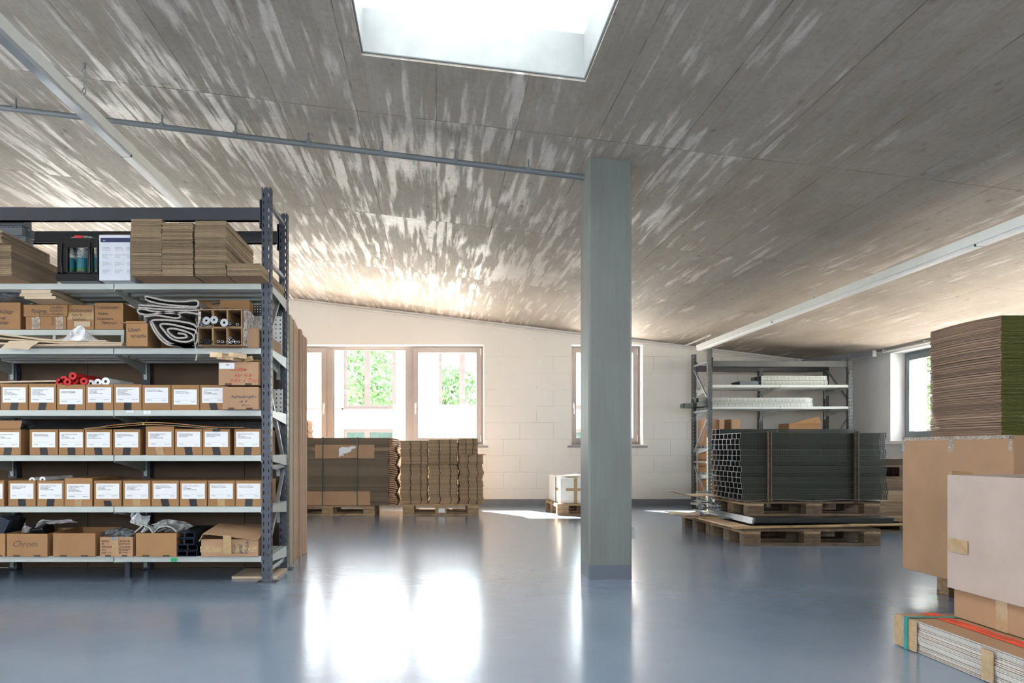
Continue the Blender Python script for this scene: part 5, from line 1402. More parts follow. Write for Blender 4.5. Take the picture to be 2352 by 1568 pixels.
# cut cartons lying in front
zB = LV['B']+0.001
YP = 4.50
xsl = [-60, -10, 40, 90, 140, 190, 240, 280]
base_z = [zB+0.001]*8
for k, (tops, th, lb, nn) in enumerate((([782, 785, 788, 790, 792, 793, 794, 795], 0.012, 'lowest', 8), ([770, 773, 777, 781, 785, 787.5, 789.5, 791], 0.012, 'middle', 8), ([759, 763, 769, 776, 781, 784.5, 787, 0], 0.012, 'uppermost', 7))):
    pts = []
    for i in range(nn):
        z = max(Z(tops[i], YP)-th/2, base_z[i]+th/2+0.002); pts.append((X(xsl[i], YP), z)); base_z[i] = z+th/2
    mb = ribbon(MB(), pts, th*0.92, YP+0.012*k, YP+0.27)
    o = mb.build('long_flat_carton', M['card_beige'], bevel=0.002); tag(o, '%s of the long folded beige cartons at the left of the second shelf' % lb, 'cardboard', 'long folded cartons on the second shelf')
mb = MB(); pts = []
rn = random.Random(4)
g0 = [(2, 800), (22, 783), (88, 783.5), (93, 784), (86, 788), (74, 795), (66, 803), (52, 802), (45, 800.5)]
mb.prism([(X(a, YP-0.02), Z(b2, YP-0.02)) for a, b2 in g0], YP-0.024, YP-0.019)
o = mb.build('torn_cardboard', M['card_beige']); tag(o, 'torn beige cardboard flap hanging over the edge of the second shelf', 'cardboard')
# translucent bag on them
mb = MB(); rn = random.Random(2); n = 30; pts = []
for i in range(n+1):
    row = []
    for j in range(n+1):
        u, v = i/n, j/n
        px = 136+98*u; top = 742+30*abs(u-0.62)*1.6+ (8 if u > 0.65 else 0)
        bot = 782
        py = bot+(top-bot)*math.sin(PI*min(1, max(0, v)))**0.6*math.sin(PI*(0.08+0.84*u))**0.5
        z = max(Z(788, YP)+0.004, Z(py, YP)+0.010*math.sin(9*u+7*v)*math.sin(PI*v))
        yy = YP+0.03+0.20*v+0.02*math.sin(8*u); row.append((X(px-6, yy)+0.01*math.sin(11*v), yy, z))
    pts.append(row)
mb.grid(pts); o = mb.build('plastic_bag', M['cloth'], smooth=True, thick=0.0015, subsurf=0); tag(o, 'milky white plastic bag lying on the long cartons of the second shelf', 'bag')

# laser test box
bq, (x0, x1, z0, z1) = plain_carton('small_open_carton', 289.5, 339, 742, zB, YP, 0.22, M['card'], 'small open carton marked Laserversuche on the second shelf', slots=False, open_=True)
for s_, p0, p1, py, hh in (('Laser-', 295, 324.5, 761, 10), ('versuche', 300, 336, 775, 9)):
    htext(s_, p0, p1, py, hh, YP, M['ink'], bq)
fm = MB(); flap(fm, (x0, YP+0.002, z1+0.001), (x1-0.005, YP+0.002, z1+0.001), (-0.02, 0.02, 0.10), 0.012)
flap(fm, (x0, YP, z1), (x0, YP+0.2, z1), (-1, 0, 0.15), 0.040); child(fm, 'flap', M['card'], bq)
# felt bolts
def felt(paths, t, label, y0=4.47, y1=4.98, mat='felt'):
    ro = empty('felt_bolt', (X(paths[0][0][0], 4.5), 4.7, zB))
    for p in paths:
        pts = smooth_path([(X(a, y0), Z(b2, y0)) for a, b2 in p], 7)
        pts = [(x, max(z, zB+t/2+0.0005)) for x, z in pts]
        rb = ribbon(MB(), pts, t, y0, y1); k = len(pts)
        rb.mats = [M['felt'], M['felt_side']]; rb.mi = [0]*len(rb.f)
        for i in range(k-1): rb.mi[i*4+2] = 1
        child(rb, 'felt_layer', None, ro, smooth=False)
    tag(ro, label, 'fabric'); return ro
felt([[(452, 752), (440, 743), (400, 736), (365, 734), (349, 736), (352, 745), (368, 770), (395, 790), (440, 793), (454, 780), (450, 760), (430, 753), (400, 746), (377, 743), (368, 747), (377, 760), (395, 778), (425, 785), (444, 778), (440, 767), (420, 759), (397, 754), (385, 757), (392, 768), (408, 776), (428, 774), (424, 767), (408, 765)],
      [(345, 737), (352, 756), (372, 782), (400, 796), (450, 796)]], 0.011, 'big loosely rolled grey felt bolt on the second shelf')
felt([[(332, 683), (340, 681), (380, 690), (420, 692), (450, 690), (455, 698), (445, 704), (380, 699), (345, 692), (333, 686)],
      [(318, 700), (360, 703), (400, 706), (452, 707)], [(318, 706), (360, 709), (400, 712), (455, 712), (462, 707)],
      [(458, 722), (430, 717), (395, 719), (350, 714), (325, 709), (316, 713), (322, 720), (345, 722), (385, 716), (408, 720), (413, 728), (400, 730), (360, 724), (330, 727)]], 0.010, 'folded grey felt layers lying above the rolled felt bolt')
# support box behind the felt
bx, _ = plain_carton('open_carton', 347, 452, 704, zB, 4.995, 0.075, M['card'], 'open brown carton behind the felt bolts', slots=False)
o = MB().box(X(375, 4.9), X(528, 4.9), 4.985, 4.990, Z(722, 4.9), Z(675, 4.9), rot=(0, -0.07, 0)).build('cardboard_sheet', M['card']); tag(o, 'raised cardboard lid with black print behind the felt bolts', 'cardboard')
text('▬▬ ALU', 0.03, (X(478, 4.9), 4.983, Z(695, 4.9)), '-y', M['ink'], o, 'print', roll=0.1)
bx, _ = plain_carton('long_carton', 505, 573, 689, Z(706, 4.47)+0.012, 4.74, 0.10, M['card'], 'narrow brown carton lying on the wrapped tube box', slots=False)

# six-cell carton of tubes in stretch wrap
YG = 4.47
gx0, gx1, gz0, gz1 = X(455, YG), X(556, YG), zB, Z(710, YG)
gb = empty('tube_carton', ((gx0+gx1)/2, YG+0.25, zB))
cwid = (gx1-gx0)/3; chh = (gz1-gz0)/2
for i in range(3):
    for j in range(2):
        mb = MB(); a, c2 = gx0+i*cwid+0.001, gx0+(i+1)*cwid-0.001; d, e_ = gz0+j*chh+0.001, gz0+(j+1)*chh-0.001; t = 0.004
        P = [(a, d), (c2, d), (c2, e_), (a, e_)]; Q = [(a+t, d+t), (c2-t, d+t), (c2-t, e_-t), (a+t, e_-t)]
        y0_, y1_ = YG-0.004*((i+j) % 2), YG+0.52
        vs_ = [(x, y0_, z) for x, z in P]+[(x, y0_, z) for x, z in Q]+[(x, y1_, z) for x, z in P]+[(x, y1_, z) for x, z in Q]
        fs_ = []
        for k in range(4):
            l = (k+1) % 4; fs_ += [(k, l, 4+l, 4+k), (k, 8+k, 8+l, l), (4+k, 4+l, 12+l, 12+k)]
        fs_ += [(8, 11, 10, 9), (12, 13, 14, 15)]
        mb.add(vs_, fs_); child(mb, 'cell', M['card_in'], gb)
tag(gb, 'long carton with six square cells holding metal tubes on the second shelf', 'carton')
# stretch wrap around it
mb = MB(); pts = []; n = 60; rn = random.Random(11)
for j in range(13):
    row = []; y = YG-0.012+0.50*j/12
    for i in range(n+1):
        a = 2*PI*(i % n)/n; cx_, cz_ = (gx0+gx1)/2, (gz0+gz1)/2; hw, hh = (gx1-gx0)/2+0.008, (gz1-gz0)/2+0.008
        ca, sa = math.cos(a), math.sin(a); k = 1/max(abs(ca)/hw, abs(sa)/hh)
        k *= 1+0.035*math.sin(5*a+j)+0.03*rn.random()+(0.16*max(0, ca) if j > 0 else 0)*(0.4+0.6*rn.random())*0.4
        row.append((cx_+ca*k, y+0.01*rn.random(), max(zB+0.002, cz_+sa*k)))
    pts.append(row)
mb.grid(pts); o = mb.build('stretch_wrap', M['wrap'], smooth=False); tag(o, 'crumpled clear stretch wrap around the six-cell tube carton', 'plastic film')
for k, (a, b2, c2, d) in enumerate(((455, 715, 446, 828), (556, 798, 548, 812))):
    mb = MB(); rn = random.Random(k+20); pts = []
    for i in range(16):
        u = i/15; px, py = a+(c2-a)*u+4*math.sin(u*9), b2+(d-b2)*u
        pts.append([(X(px+q*9*(0.5+0.5*math.sin(3+u*3)), YG-0.03)+rn.uniform(-.003, .003), YG-0.03+rn.uniform(-.008, .008), Z(py, YG-0.03)) for q in (0, .33, .66, 1)])
    mb.grid(pts); o = mb.build('stretch_wrap_tail', M['wrap'], thick=0.0006); tag(o, ['loose tail of stretch wrap hanging left of the tube carton', 'loose tail of stretch wrap hanging below the right of the tube carton'][k], 'plastic film')
def seg_tubes(lst, mat, r, lb, grp, y0=YG-0.02, L_=0.42, dx=0.012):
    for k, (a, b2) in enumerate(lst):
        x, z = X(a, y0), Z(b2, y0)
        o = MB().pipe((x, y0+0.006*(k % 3), z), (x+dx, y0+L_, z), r, r*0.62, 14).build('metal_tube', mat); tag(o, lb, 'tube', grp)
tz = lambda zx, zy: (400+zx/8.4, 660+zy/8.4)
seg_tubes([tz(470, 682), tz(524, 682), tz(468, 733), tz(520, 733), tz(567, 718), tz(617, 733), tz(680, 735)], M['chrome'], 0.0075, 'thin pale tube in the upper left cell of the tube carton', 'thin tubes in the upper left cell')
seg_tubes([tz(1075, 700), tz(1215, 710)], M['chrome'], 0.0085, 'thin tube in the upper right cell of the tube carton', 'thin tubes in the upper right cell')
seg_tubes([tz(850, 1035), tz(925, 1042)], M['galv'], 0.0085, 'galvanised tube in the lower middle cell of the tube carton', 'thin tubes in the lower middle cell', y0=YG-0.035)
seg_tubes([tz(1080, 975), tz(1045, 1010), tz(1090, 1050), tz(1140, 1028), tz(1175, 1055), tz(1230, 1045), tz(1040, 1058)], M['chrome'], 0.0082, 'thin tube in the lower right cell of the tube carton', 'thin tubes in the lower right cell', y0=YG-0.015)
seg_tubes([tz(520, 1015), tz(560, 1040), tz(510, 1070), tz(600, 1010), tz(650, 1060), tz(600, 1065), tz(700, 1040), tz(555, 1080), tz(640, 1010), tz(690, 1080)], M['blacktube'], 0.0078, 'thin black tube in the lower left cell of the tube carton', 'black tubes in the lower left cell', y0=YG-0.02)
for a, b2, lb, mt in ((624, 640, 'left', 'galv'), (772, 625, 'middle', 'galv'), (967, 680, 'right', 'galv')):
    px, py = tz(a, b2); ptube(px, py, 8.6, YG-0.022, 0.3, M[mt], 'flanged_tube', 'tube with a round zinc end disc at the mouth of the tube carton, %s one' % lb, 'tube', 'disc ended tubes in the tube carton', dx=0.01, hole=0.3)
# perforated panels and boards at the right end of the second shelf
o = MB().box(X(577, 5.02), -1.062, 5.02, 5.024, Z(725, 5.02), Z(700, 5.02)).build('perforated_sheet', M['perf_black']); tag(o, 'dark perforated panel high behind the right end of the second shelf', 'panel')
o = MB().box(-1.36, -1.062, 5.030, 5.034, zB, Z(716, 5.02)).build('perforated_sheet', M['perf_white']); tag(o, 'white perforated panel upright at the right end of the second shelf', 'panel')
o = MB().box(X(566, 4.55), -1.11, 4.56, 4.98, zB, zB+0.12).build('beige_carton', M['card_z']); tag(o, 'pale carton pushed against the right upright of the second shelf', 'carton')
o = MB().box(-1.098, -1.062, 4.66, 5.0, zB, zB+0.085).build('card_strip', M['card_z']); tag(o, 'flat pale board visible between the right uprights on the second shelf', 'cardboard')
# other things seen between the right uprights
for lv, dz, y0, lb in ((LV['C'], 0.22, 4.68, 'third'), (LV['D'], 0.155, 4.66, 'fourth'), (LV['E'], 0.155, 4.66, 'fifth')):
    pass
o = MB().box(-1.36, -1.062, 5.045, 5.049, LV['C']+0.001, LV['C']+0.17).build('perforated_sheet', M['perf_white']); tag(o, 'white perforated panel behind the third shelf by the right upright', 'panel')
o = MB().box(-3.7, -1.38, 5.048, 5.056, LV['D']+0.12, LV['C']-0.16).build('perforated_sheet', M['perf_black']) if False else None
for lv0, lv1, lb in ((LV['D'], LV['C'], 'fourth'),):
    o = MB().box(-2.9, -1.15, 5.064, 5.068, lv0+0.001, lv1-0.055).build('perforated_sheet', M['perf_black']); tag(o, 'black perforated panel standing behind the %s shelf' % lb, 'panel')

# ------------------------------------------------------------------ bottom shelf
zF = LV['F']+0.001
YO = 4.55
def obox(px0, px1, pyt, depth, mat, label, Y=YO, name='open_carton'):
    return plain_carton(name, px0, px1, pyt, zF, Y, depth, mat, label, slots=True, open_=True)
b_, e_ = obox(-30, 12, 1225, 0.36, M['card'], 'open carton cut off at the far left of the bottom shelf')
for k in range(4):
    o = MB().box(X(-26, YO+0.02), X(-2, YO+0.02), YO+0.02+0.05*k, YO+0.06+0.05*k, zF+0.06, zF+0.245, rot=(0, 0.45, 0)).build('perforated_profile', M['perf_blue']); o.location.x += 0.03; tag(o, 'dark perforated strip leaning in the far left carton of the bottom shelf', 'profile', 'perforated strips in the far left bottom carton')
b_, e_ = obox(15.5, 109, 1225.5, 0.36, M['card'], 'open carton marked Chrom on the bottom shelf')
htext('Chrom', 30.5, 86, 1255, 14, YO, M['ink'], b_, shear=0.4, bold=-0.012, wob=0.3)
def sheet(pts_px, Y, y1, mat, name, label, cat, thick=0.002, wave=0.006, n=14):
    P = smooth_path([(X(a, Y), Z(b2, Y)) for a, b2 in pts_px], 5); mb = MB(); g = []
    for x, z in P: g.append([(x+wave*math.sin(9*q/n*3+z*40), Y+(y1-Y)*q/n, z+wave*math.sin(13*q/n+x*30)) for q in range(n+1)])
    mb.grid(g); o = mb.build(name, mat, smooth=True, thick=thick); tag(o, label, cat); return o
def fan(A, B, Y, y1, mat, name, label, cat):
    P = smooth_path([(X(a, Y), Z(b2, Y)) for a, b2 in A], 6); Q = smooth_path([(X(a, Y), Z(b2, Y)) for a, b2 in B], 6); g = []; n = 12
    for i in range(len(P)):
        row = []
        for j in range(n+1):
            u = j/n; x = P[i][0]*(1-u)+Q[i][0]*u; z = P[i][1]*(1-u)+Q[i][1]*u
            yy = Y+(y1-Y)*(0.5+0.5*math.sin(u*4.5+i*0.35))*0.8+0.006*math.sin(u*19+i*0.9)
            row.append((x+0.004*math.sin(i*0.8+u*7), yy, z+0.005*math.sin(i*0.5+u*9)*math.sin(PI*u)))
        g.append(row)
    o = MB().grid(g).build(name, mat, smooth=True, thick=0.0015); tag(o, label, cat); return o
o = MB().box(X(72, 4.68), X(104, 4.68), 4.66, 4.80, zF+0.10, zF+0.19, rot=(0.35, -0.12, 0)).build('black_foil_pack', M['blackplastic'], bevel=0.01); tag(o, 'black packed part lying in the carton marked Chrom', 'pack')
fan([(44, 1221), (46, 1203), (58, 1205), (72, 1213), (85, 1196), (100, 1193), (125, 1196), (150, 1194), (168, 1196)], [(48, 1224), (56, 1224), (64, 1224), (74, 1223), (84, 1212), (98, 1205), (122, 1203), (148, 1201), (167, 1202)], 4.66, 4.74, M['cloth'], 'packing_film', 'grey translucent packing film sticking out of the carton marked Chrom', 'plastic film')
b_, e_ = obox(121.5, 219, 1224.5, 0.38, M['card'], 'plain open brown carton between the Chrom carton and the printed zinc box')
b_, e_ = obox(229.5, 305, 1233, 0.20, M['card_z'], 'small printed carton with zinc lettering on the bottom shelf', name='printed_carton')
zg = lambda zx, zy: (zx/5.406, 1060+zy/5.406)
def ring(px, py, r, parent, col):
    mb = MB(); x, z = X(px, YO), Z(py, YO)
    mb.pipe((x, YO-0.0014, z), (x, YO-0.0004, z), r, r*0.62, 12); child(mb, 'print_mark', M[col], parent)
rc = MB()
for zx, zy in [(1275,985),(1306,985),(1338,985),(1507,985),(1538,985),(1570,985),(1603,985),(1277,1020),(1277,1057),(1308,1057),(1342,1057),(1375,1057),(1572,1057),(1603,1057),(1430,1093),(1463,1093),(1495,1093),(1275,1130),(1306,1130),(1400,1128),(1495,1128)]:
    px, py = zg(zx, zy); x, z = X(px, YO), Z(py, YO); rc.pipe((x, YO-0.0014, z), (x, YO-0.0004, z), 0.0068, 0.0035, 12)
child(rc, 'print_mark', M['inkbrown'], b_)
for s_, zx, zy, sz in (('safira', 1420, 992, 0.014), ('zincugeln', 1400, 1028, 0.014), ('zinkkugeln', 1498, 1026, 0.014), ('zinco', 1498, 1064, 0.016), ('sfera', 1260, 1102, 0.016), ('sfere di zinco', 1520, 1092, 0.010), ('zinc balls', 1520, 1104, 0.010), ('zinc', 1425, 1136, 0.013), ('25 kg', 1340, 1134, 0.010), ('kugeln', 1525, 1134, 0.012)):
    px, py = zg(zx, zy); text(s_, sz, (X(px, YO), YO-0.0015, Z(py, YO)), '-y', M['inkbrown'], b_, 'print', bold=0.0004)
child(MB().box(X(257, YO), X(273, YO), YO-0.0026, YO-0.0017, Z(1273, YO), Z(1233, YO)), 'brown_tape', M['tape'], b_)
child(MB().box(X(256.5, YO), X(267, YO), YO-0.004, YO-0.0027, Z(1241, YO), Z(1233, YO)), 'metal_clip', M['galv'], b_)
crumple('plastic_bag', X(275, YO+0.13), YO+0.12, zF+0.10, 0.10, 0.07, 0.035, M['greyfilm'], 'dark clear bag of parts in the printed zinc box', 'bag', 14)
b_, e_ = obox(312, 405.5, 1224, 0.36, M['card'], 'dirty open carton with white parts in it on the bottom shelf')
for k, pl in enumerate(([(310, 1222), (330, 1205), (345, 1212), (352, 1224)], [(352, 1222), (362, 1212), (380, 1208), (395, 1214), (404, 1224)])):
    o = ribbon(MB(), [(X(a, YO+0.06), Z(b2, YO+0.06)) for a, b2 in pl], 0.006, YO+0.05+0.03*k, YO+0.11+0.03*k).build('metal_bracket', M['shelf']); tag(o, ['left white bracket lying in the dirty open carton', 'right pale bracket lying in the dirty open carton'][k], 'bracket')
for k, (a, b2, c2, d) in enumerate(((362, 1221, 378, 1214), (376, 1222, 396, 1216), (371, 1207, 376, 1222), (404, 1224, 410, 1216))):
    o = MB().tube([(X(a, YO+0.04), YO+0.04+0.02*k, Z(b2, YO+0.04)), (X(c2, YO+0.04), YO+0.09+0.02*k, Z(d, YO+0.04))], 0.006, 4).build('metal_offcut', M['galv']); tag(o, 'zinc offcut in the dirty open carton of the bottom shelf', 'metal part', 'zinc offcuts in the dirty carton')
# white translucent bag standing out of it
fan([(288, 1178), (290, 1188), (299, 1198), (311, 1208), (320, 1217), (323, 1222)], [(318, 1176), (324, 1186), (338, 1187), (339, 1200), (338, 1213), (337, 1222)], 4.60, 4.70, M['cloth'], 'packing_film', 'white translucent film pouring out of the dirty open carton', 'plastic film')
fan([(341, 1206), (365, 1196), (395, 1193), (420, 1200), (434, 1211)], [(342, 1222), (365, 1222), (390, 1222), (410, 1221), (426, 1219)], 4.75, 4.85, M['cloth'], 'packing_film', 'grey film lying behind in the dirty open carton', 'plastic film')
# dark perforated profiles
for i in range(4):
    for j in range(2):
        z0 = zF+0.001+0.038*i; x0 = X(408 if i < 2 else 401, 4.56)+j*0.062
        mb = MB(); L_ = 0.44
        mb.box(x0, x0+0.060, 4.555+0.01*(i % 2), 4.555+L_, z0, z0+0.003); mb.box(x0, x0+0.003, 4.555+0.01*(i % 2), 4.555+L_, z0+0.003, z0+0.034); mb.box(x0+0.057, x0+0.060, 4.555+0.01*(i % 2), 4.555+L_, z0+0.003, z0+0.034)
        mb.box(x0+0.003, x0+0.057, 4.555+0.01*(i % 2), 4.555+L_, z0+0.0305, z0+0.034)
        o = mb.build('perforated_profile', M['perf_blue']); tag(o, 'blue black perforated profile on the bottom shelf, in the pile beside the taped carton', 'profile', 'perforated profiles on the bottom shelf')
# battered taped carton
YQ = 4.55
b_, (x0, x1, z0, z1) = plain_carton('battered_carton', 462, 593, 1238, zF, YQ, 0.40, M['card_z'], 'battered taped carton marked Tischgestell Module on the bottom shelf', slots=False)
fm = MB()
top = [(457, 1243), (466, 1226), (520, 1231), (560, 1236), (597, 1240)]
g = []
for a, b2 in top: g.append([(min(-1.106, X(a, YQ-0.02)), YQ-0.02, Z(b2, YQ-0.02)), (min(-1.106, X(a+6, YQ)+0.03), YQ+0.18, Z(b2, YQ)+0.045), (min(-1.106, X(a, YQ)+0.08), YQ+0.39, Z(b2, YQ)+0.035)])
fm.grid(g); lf = child(fm, 'lid_flap', M['card_z'], b_, thick=0.005)
child(MB().box(X(515, YQ), X(534, YQ), YQ-0.026, YQ-0.0235, Z(1271, YQ), Z(1228, YQ)), 'parcel_tape', M['tape'], b_)
child(MB().box(X(460, YQ), X(592, YQ), YQ-0.0018, YQ-0.0006, Z(1268, YQ), Z(1254, YQ)), 'brown_tape', M['tape'], b_)
for s_, p0, p1, hh in (('TISCH', 534, 541, 21), ('gestell', 547, 557, 22), ('Module', 562, 571, 29)):
    htext(s_, p0, p1, 1271, 0, YQ, M['inkblue'], b_, 0.0030, vertical=hh)
for a, c2, lb in ((-3.3, -2.47, 'left'), (-2.465, -1.36, 'middle'), (-1.355, -1.075, 'right')):
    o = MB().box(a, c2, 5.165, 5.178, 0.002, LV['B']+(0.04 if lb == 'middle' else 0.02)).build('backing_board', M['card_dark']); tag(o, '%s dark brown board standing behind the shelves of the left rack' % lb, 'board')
# boards on the floor under the rack
o = MB().box(X(545, 4.85), -1.03, 4.72, 5.05, 0.001, 0.016).build('floor_board', M['card_beige']); tag(o, 'beige board on the floor under the right end of the left rack', 'board')

# ================================================================== RIGHT RACK AGAINST THE BACK WALL
YF2, YR2 = 9.80, 10.45
lvG, lvH = Z(885, YF2+0.1), Z(934, YF2+0.1)
xs2 = [X(1636, YF2), X(1793, YF2), X(1949, YF2)]
br2 = [(9.83, 2.02, 10.42, 2.02, 0.012), (10.42, 1.98, 9.83, 1.48, 0.010), (9.83, 1.36, 10.42, 1.36, 0.012), (9.83, 1.30, 10.42, 0.78, 0.010), (9.83, 0.66, 10.42, 0.66, 0.012), (10.42, 0.62, 9.83, 0.12, 0.010)]
RK2 = rack(xs2, YF2, YR2, [lvG, lvH, 0.885, 0.52, 0.16], 2.05, 0.057, 0.055, 'smaller grey steel shelving rack in the far right corner of the room', M['greysteel'], M['steel_edge'],
     [(YF2+0.008, YF2+0.05, Z(842, YF2), Z(828, YF2), M['greysteel']), (YR2-0.05, YR2-0.008, Z(842, YF2), Z(828, YF2), M['darksteel'])], M['shelf'], None, braces=br2, endz=(2.19, 2.03), frontlip=0.034)
def profiles(px0, px1, y0, n, z0, rows, mat, label, group, w=0.10, h=0.055, Y=None, jit=0.02, gap=0.003):
    rn = random.Random(int(px0)); out = []
    for r in range(rows):
        for k in range(n):
            x0, x1 = X(px0, y0)+rn.uniform(0, jit), X(px1, y0)-rn.uniform(0, jit); yy = y0+k*(w+gap); zz = z0+r*(h+0.002)
            mb = MB(); t = 0.002
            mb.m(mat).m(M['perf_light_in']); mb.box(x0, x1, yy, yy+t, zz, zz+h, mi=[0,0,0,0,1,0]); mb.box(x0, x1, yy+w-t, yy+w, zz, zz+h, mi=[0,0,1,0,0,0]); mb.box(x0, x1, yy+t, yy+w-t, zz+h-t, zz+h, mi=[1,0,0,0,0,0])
            o = mb.build('perforated_profile'); tag(o, label, 'profile', group); out.append(o)
    return out
profiles(1745, 1902, 9.84, 3, lvG+0.001, 2, M['perf_light'], 'pale perforated steel length on the upper shelf of the far rack', 'perforated lengths on the upper far shelf', h=0.062)
profiles(1698, 1744, 9.84, 3, lvG+0.001, 1, M['perf_grey'], 'short dark perforated length at the left on the upper shelf of the far rack', 'short perforated lengths on the upper far shelf', h=0.055)
profiles(1583, 1900, 9.872, 4, lvH+0.001, 2, M['perf_light'], 'long pale perforated steel length on the lower visible shelf of the far rack', 'perforated lengths on the second far shelf', h=0.060, jit=0.25)
def sbox(px0, px1, pyt, zz, Y, d, mat, label, rot=0):
    o = MB().box(X(px0, Y), X(px1, Y), Y, Y+d, zz+0.001, Z(pyt, Y), rot=(0, 0, rot)).build('carton', mat, bevel=0.003); tag(o, label, 'carton'); return o
sbox(1626.5, 1650, 962, 0.885, 10.0, 0.38, M['card_z'], 'tall pale carton at the left end of the far rack, above the black banded one')
q = sbox(1626.5, 1650, 1034, 0.52, 10.0, 0.38, M['card'], 'brown carton with black bands at the left end of the far rack')
xa0, xb0 = X(1626.5, 10.0), X(1650, 10.0)
for py in (1056, 1072): child(MB().box(xa0-0.002, xb0+0.001, 9.997, 10.37, Z(py+1, 10.0), Z(py-1, 10.0)), 'black_band', M['blacktape'], q)
sbox(1626.5, 1650, 1103, 0.16, 10.0, 0.38, M['card'], 'low brown carton near the floor at the left end of the far rack')
sbox(1652, 1664, 964, 0.885, 9.95, 0.3, M['card_z'], 'pale carton peeping over the steel bundle, left one')
sbox(1680, 1700, 962, 0.885, 9.95, 0.3, M['card_z'], 'small brown carton flap peeping over the steel bundle, beside the middle post')
sbox(1812, 1886, 972, 0.885, 9.95, 0.3, M['card'], 'wide brown carton peeping over the right of the steel bundle')
o = MB().prism([(X(1815, 9.93), Z(973, 9.93)), (X(1888, 9.93), Z(973, 9.93)), (X(1880, 9.93), Z(957, 9.93)), (X(1850, 9.93), Z(963, 9.93))], 9.93, 9.945).build('cardboard_flap', M['card']); tag(o, 'raised orange brown flap over the right of the steel bundle', 'cardboard')
# long profiles lying on the top beams, sticking out
zt2 = Z(828, YF2)+0.001
for k in range(3):
    o = MB().box(-0.55, 0.55, -0.035, 0.035, 0, 0.025).build('steel_length', M['perf_grey'], loc=(0, 0, 0)); o.location = (5.43, 9.88, zt2+0.026*k); o.rotation_euler = (0, 0, -1.20)
    tag(o, 'grey steel length lying on top of the far rack and sticking out toward the room', 'profile', 'steel lengths on top of the far rack')
for zx, zy in ((1534, 831), (1239, 830)):
    x, z = X(zx, YB), Z(zy, YB); o = MB().tube([(x, YB-0.004, z), (x, YB, z)], 0.022, 16).build('wall_cover', M['plaster']); tag(o, 'small round white cover on the back wall, %s of the column' % ('right' if zx > 1400 else 'left'), 'cover')

# ================================================================== STEEL BUNDLE ON PALLETS
ym = 6.35
pallet(2.681, ym, 0, 1.19, 0.80, 'front floor pallet under the big perforated steel bundle', True, marktext='EPAL', left='EPAL', mat_x=M['pallet_dark'])
pallet(2.681, ym+0.81, 0, 1.19, 0.80, 'rear floor pallet under the big perforated steel bundle', False, mat_x=M['pallet_dark'])
def plk(x0, x1, y0, y1, z0, z1, mat, label, rot=None):
    o = MB().box(x0, x1, y0, y1, z0, z1, rot=rot).build('plank', M[mat], bevel=0.003); tag(o, label, 'wood'); return o
plk(2.62, 2.74, 6.36, 7.35, 0.146, 0.163, 'wood_light', 'pale plank along the left edge of the floor pallets', (0, -0.10, 0.02))
plk(2.58, 4.12, 6.335, 6.40, 0.160, 0.176, 'wood_x', 'long thin yellow plank across the front of the floor pallets', (0, -0.016, 0.03))
plk(2.50, 2.85, 7.35, 7.46, 0.146, 0.160, 'wood_light', 'short plank end at the rear left of the floor pallets')
plk(2.60, 2.82, 7.15, 7.24, 0.163, 0.178, 'wood_x', 'short brown plank piece behind the pale plank', (0, 0.0, 0.2))
mb = MB(); g = []
for i in range(9):
    g.append([(2.45+0.07*i+0.02*math.sin(j*2.1), 7.3+0.06*j, 0.166+0.012*math.sin(i*1.3+j*0.9)) for j in range(9)])
mb.grid(g); o = mb.build('packing_paper', M['card_beige'], thick=0.003); tag(o, 'crumpled pale packing paper on the rear left of the floor pallets', 'paper')
# steel tray
ro = empty('steel_tray', (3.42, 7.0, 0.186)); z0, z1 = 0.186, 0.232
tx0, tx1, ty0, ty1 = 2.80, 4.06, 6.45, 7.50
child(MB().box(tx0+0.02, tx1-0.01, ty0, ty1, z0, z1), 'tray_body', M['tray'], ro, bevel=0.004)
child(MB().box(tx0, tx0+0.018, ty0+0.01, ty1, z0-0.012, z1-0.002, rot=(0, 0.25, 0)), 'side_rim', M['galv'], ro)
tag(ro, 'dark sheet steel panel lying between the lower and the upper pallets', 'panel')
for k in range(3):
    o = MB().box(2.66, 2.80, 6.92-0.04*k, 6.94-0.04*k, 0.185, 0.192, rot=(0, 0.05, 0.6)).build('metal_strip', M['galv']); tag(o, 'thin bright metal strip lying beside the steel tray', 'metal part', 'thin strips beside the tray')
PU = pallet(2.83, 6.62, 0.233, 1.20, 0.80, 'upper pallet directly under the perforated steel bundle', True, marktext='EUR', left='AL', mat_x=M['pallet_dark'], H_=0.132)
zt_ = 0.233+0.132+0.001
# corrugated sheets between
g = []; mb = MB()
for i in range(25):
    x = 2.78+1.30*i/24; g.append([(x, 6.60+0.80*j/6, zt_+0.003+ (0.012*abs(math.sin(i*0.27)) if j == 0 else 0.0)) for j in range(7)])
mb.grid(g); o = mb.build('grey_mat', M['felt_side'], thick=0.003); tag(o, 'thin grey sheet between the upper pallet and the steel bundle', 'sheet')
mb = MB(); g = []
for i in range(14):
    x = 2.38+0.52*i/13; zz = zt_+0.008 if i > 4 else zt_+0.006+0.010*(5-i)**1.3*0.5
    g.append([(x, 7.22+0.4*j/5, zz+0.004*math.sin(i+j)) for j in range(6)])
mb.grid(g); o = mb.build('torn_sheet', M['card_beige'], thick=0.004); tag(o, 'torn beige sheet curling out left of the steel bundle', 'cardboard')
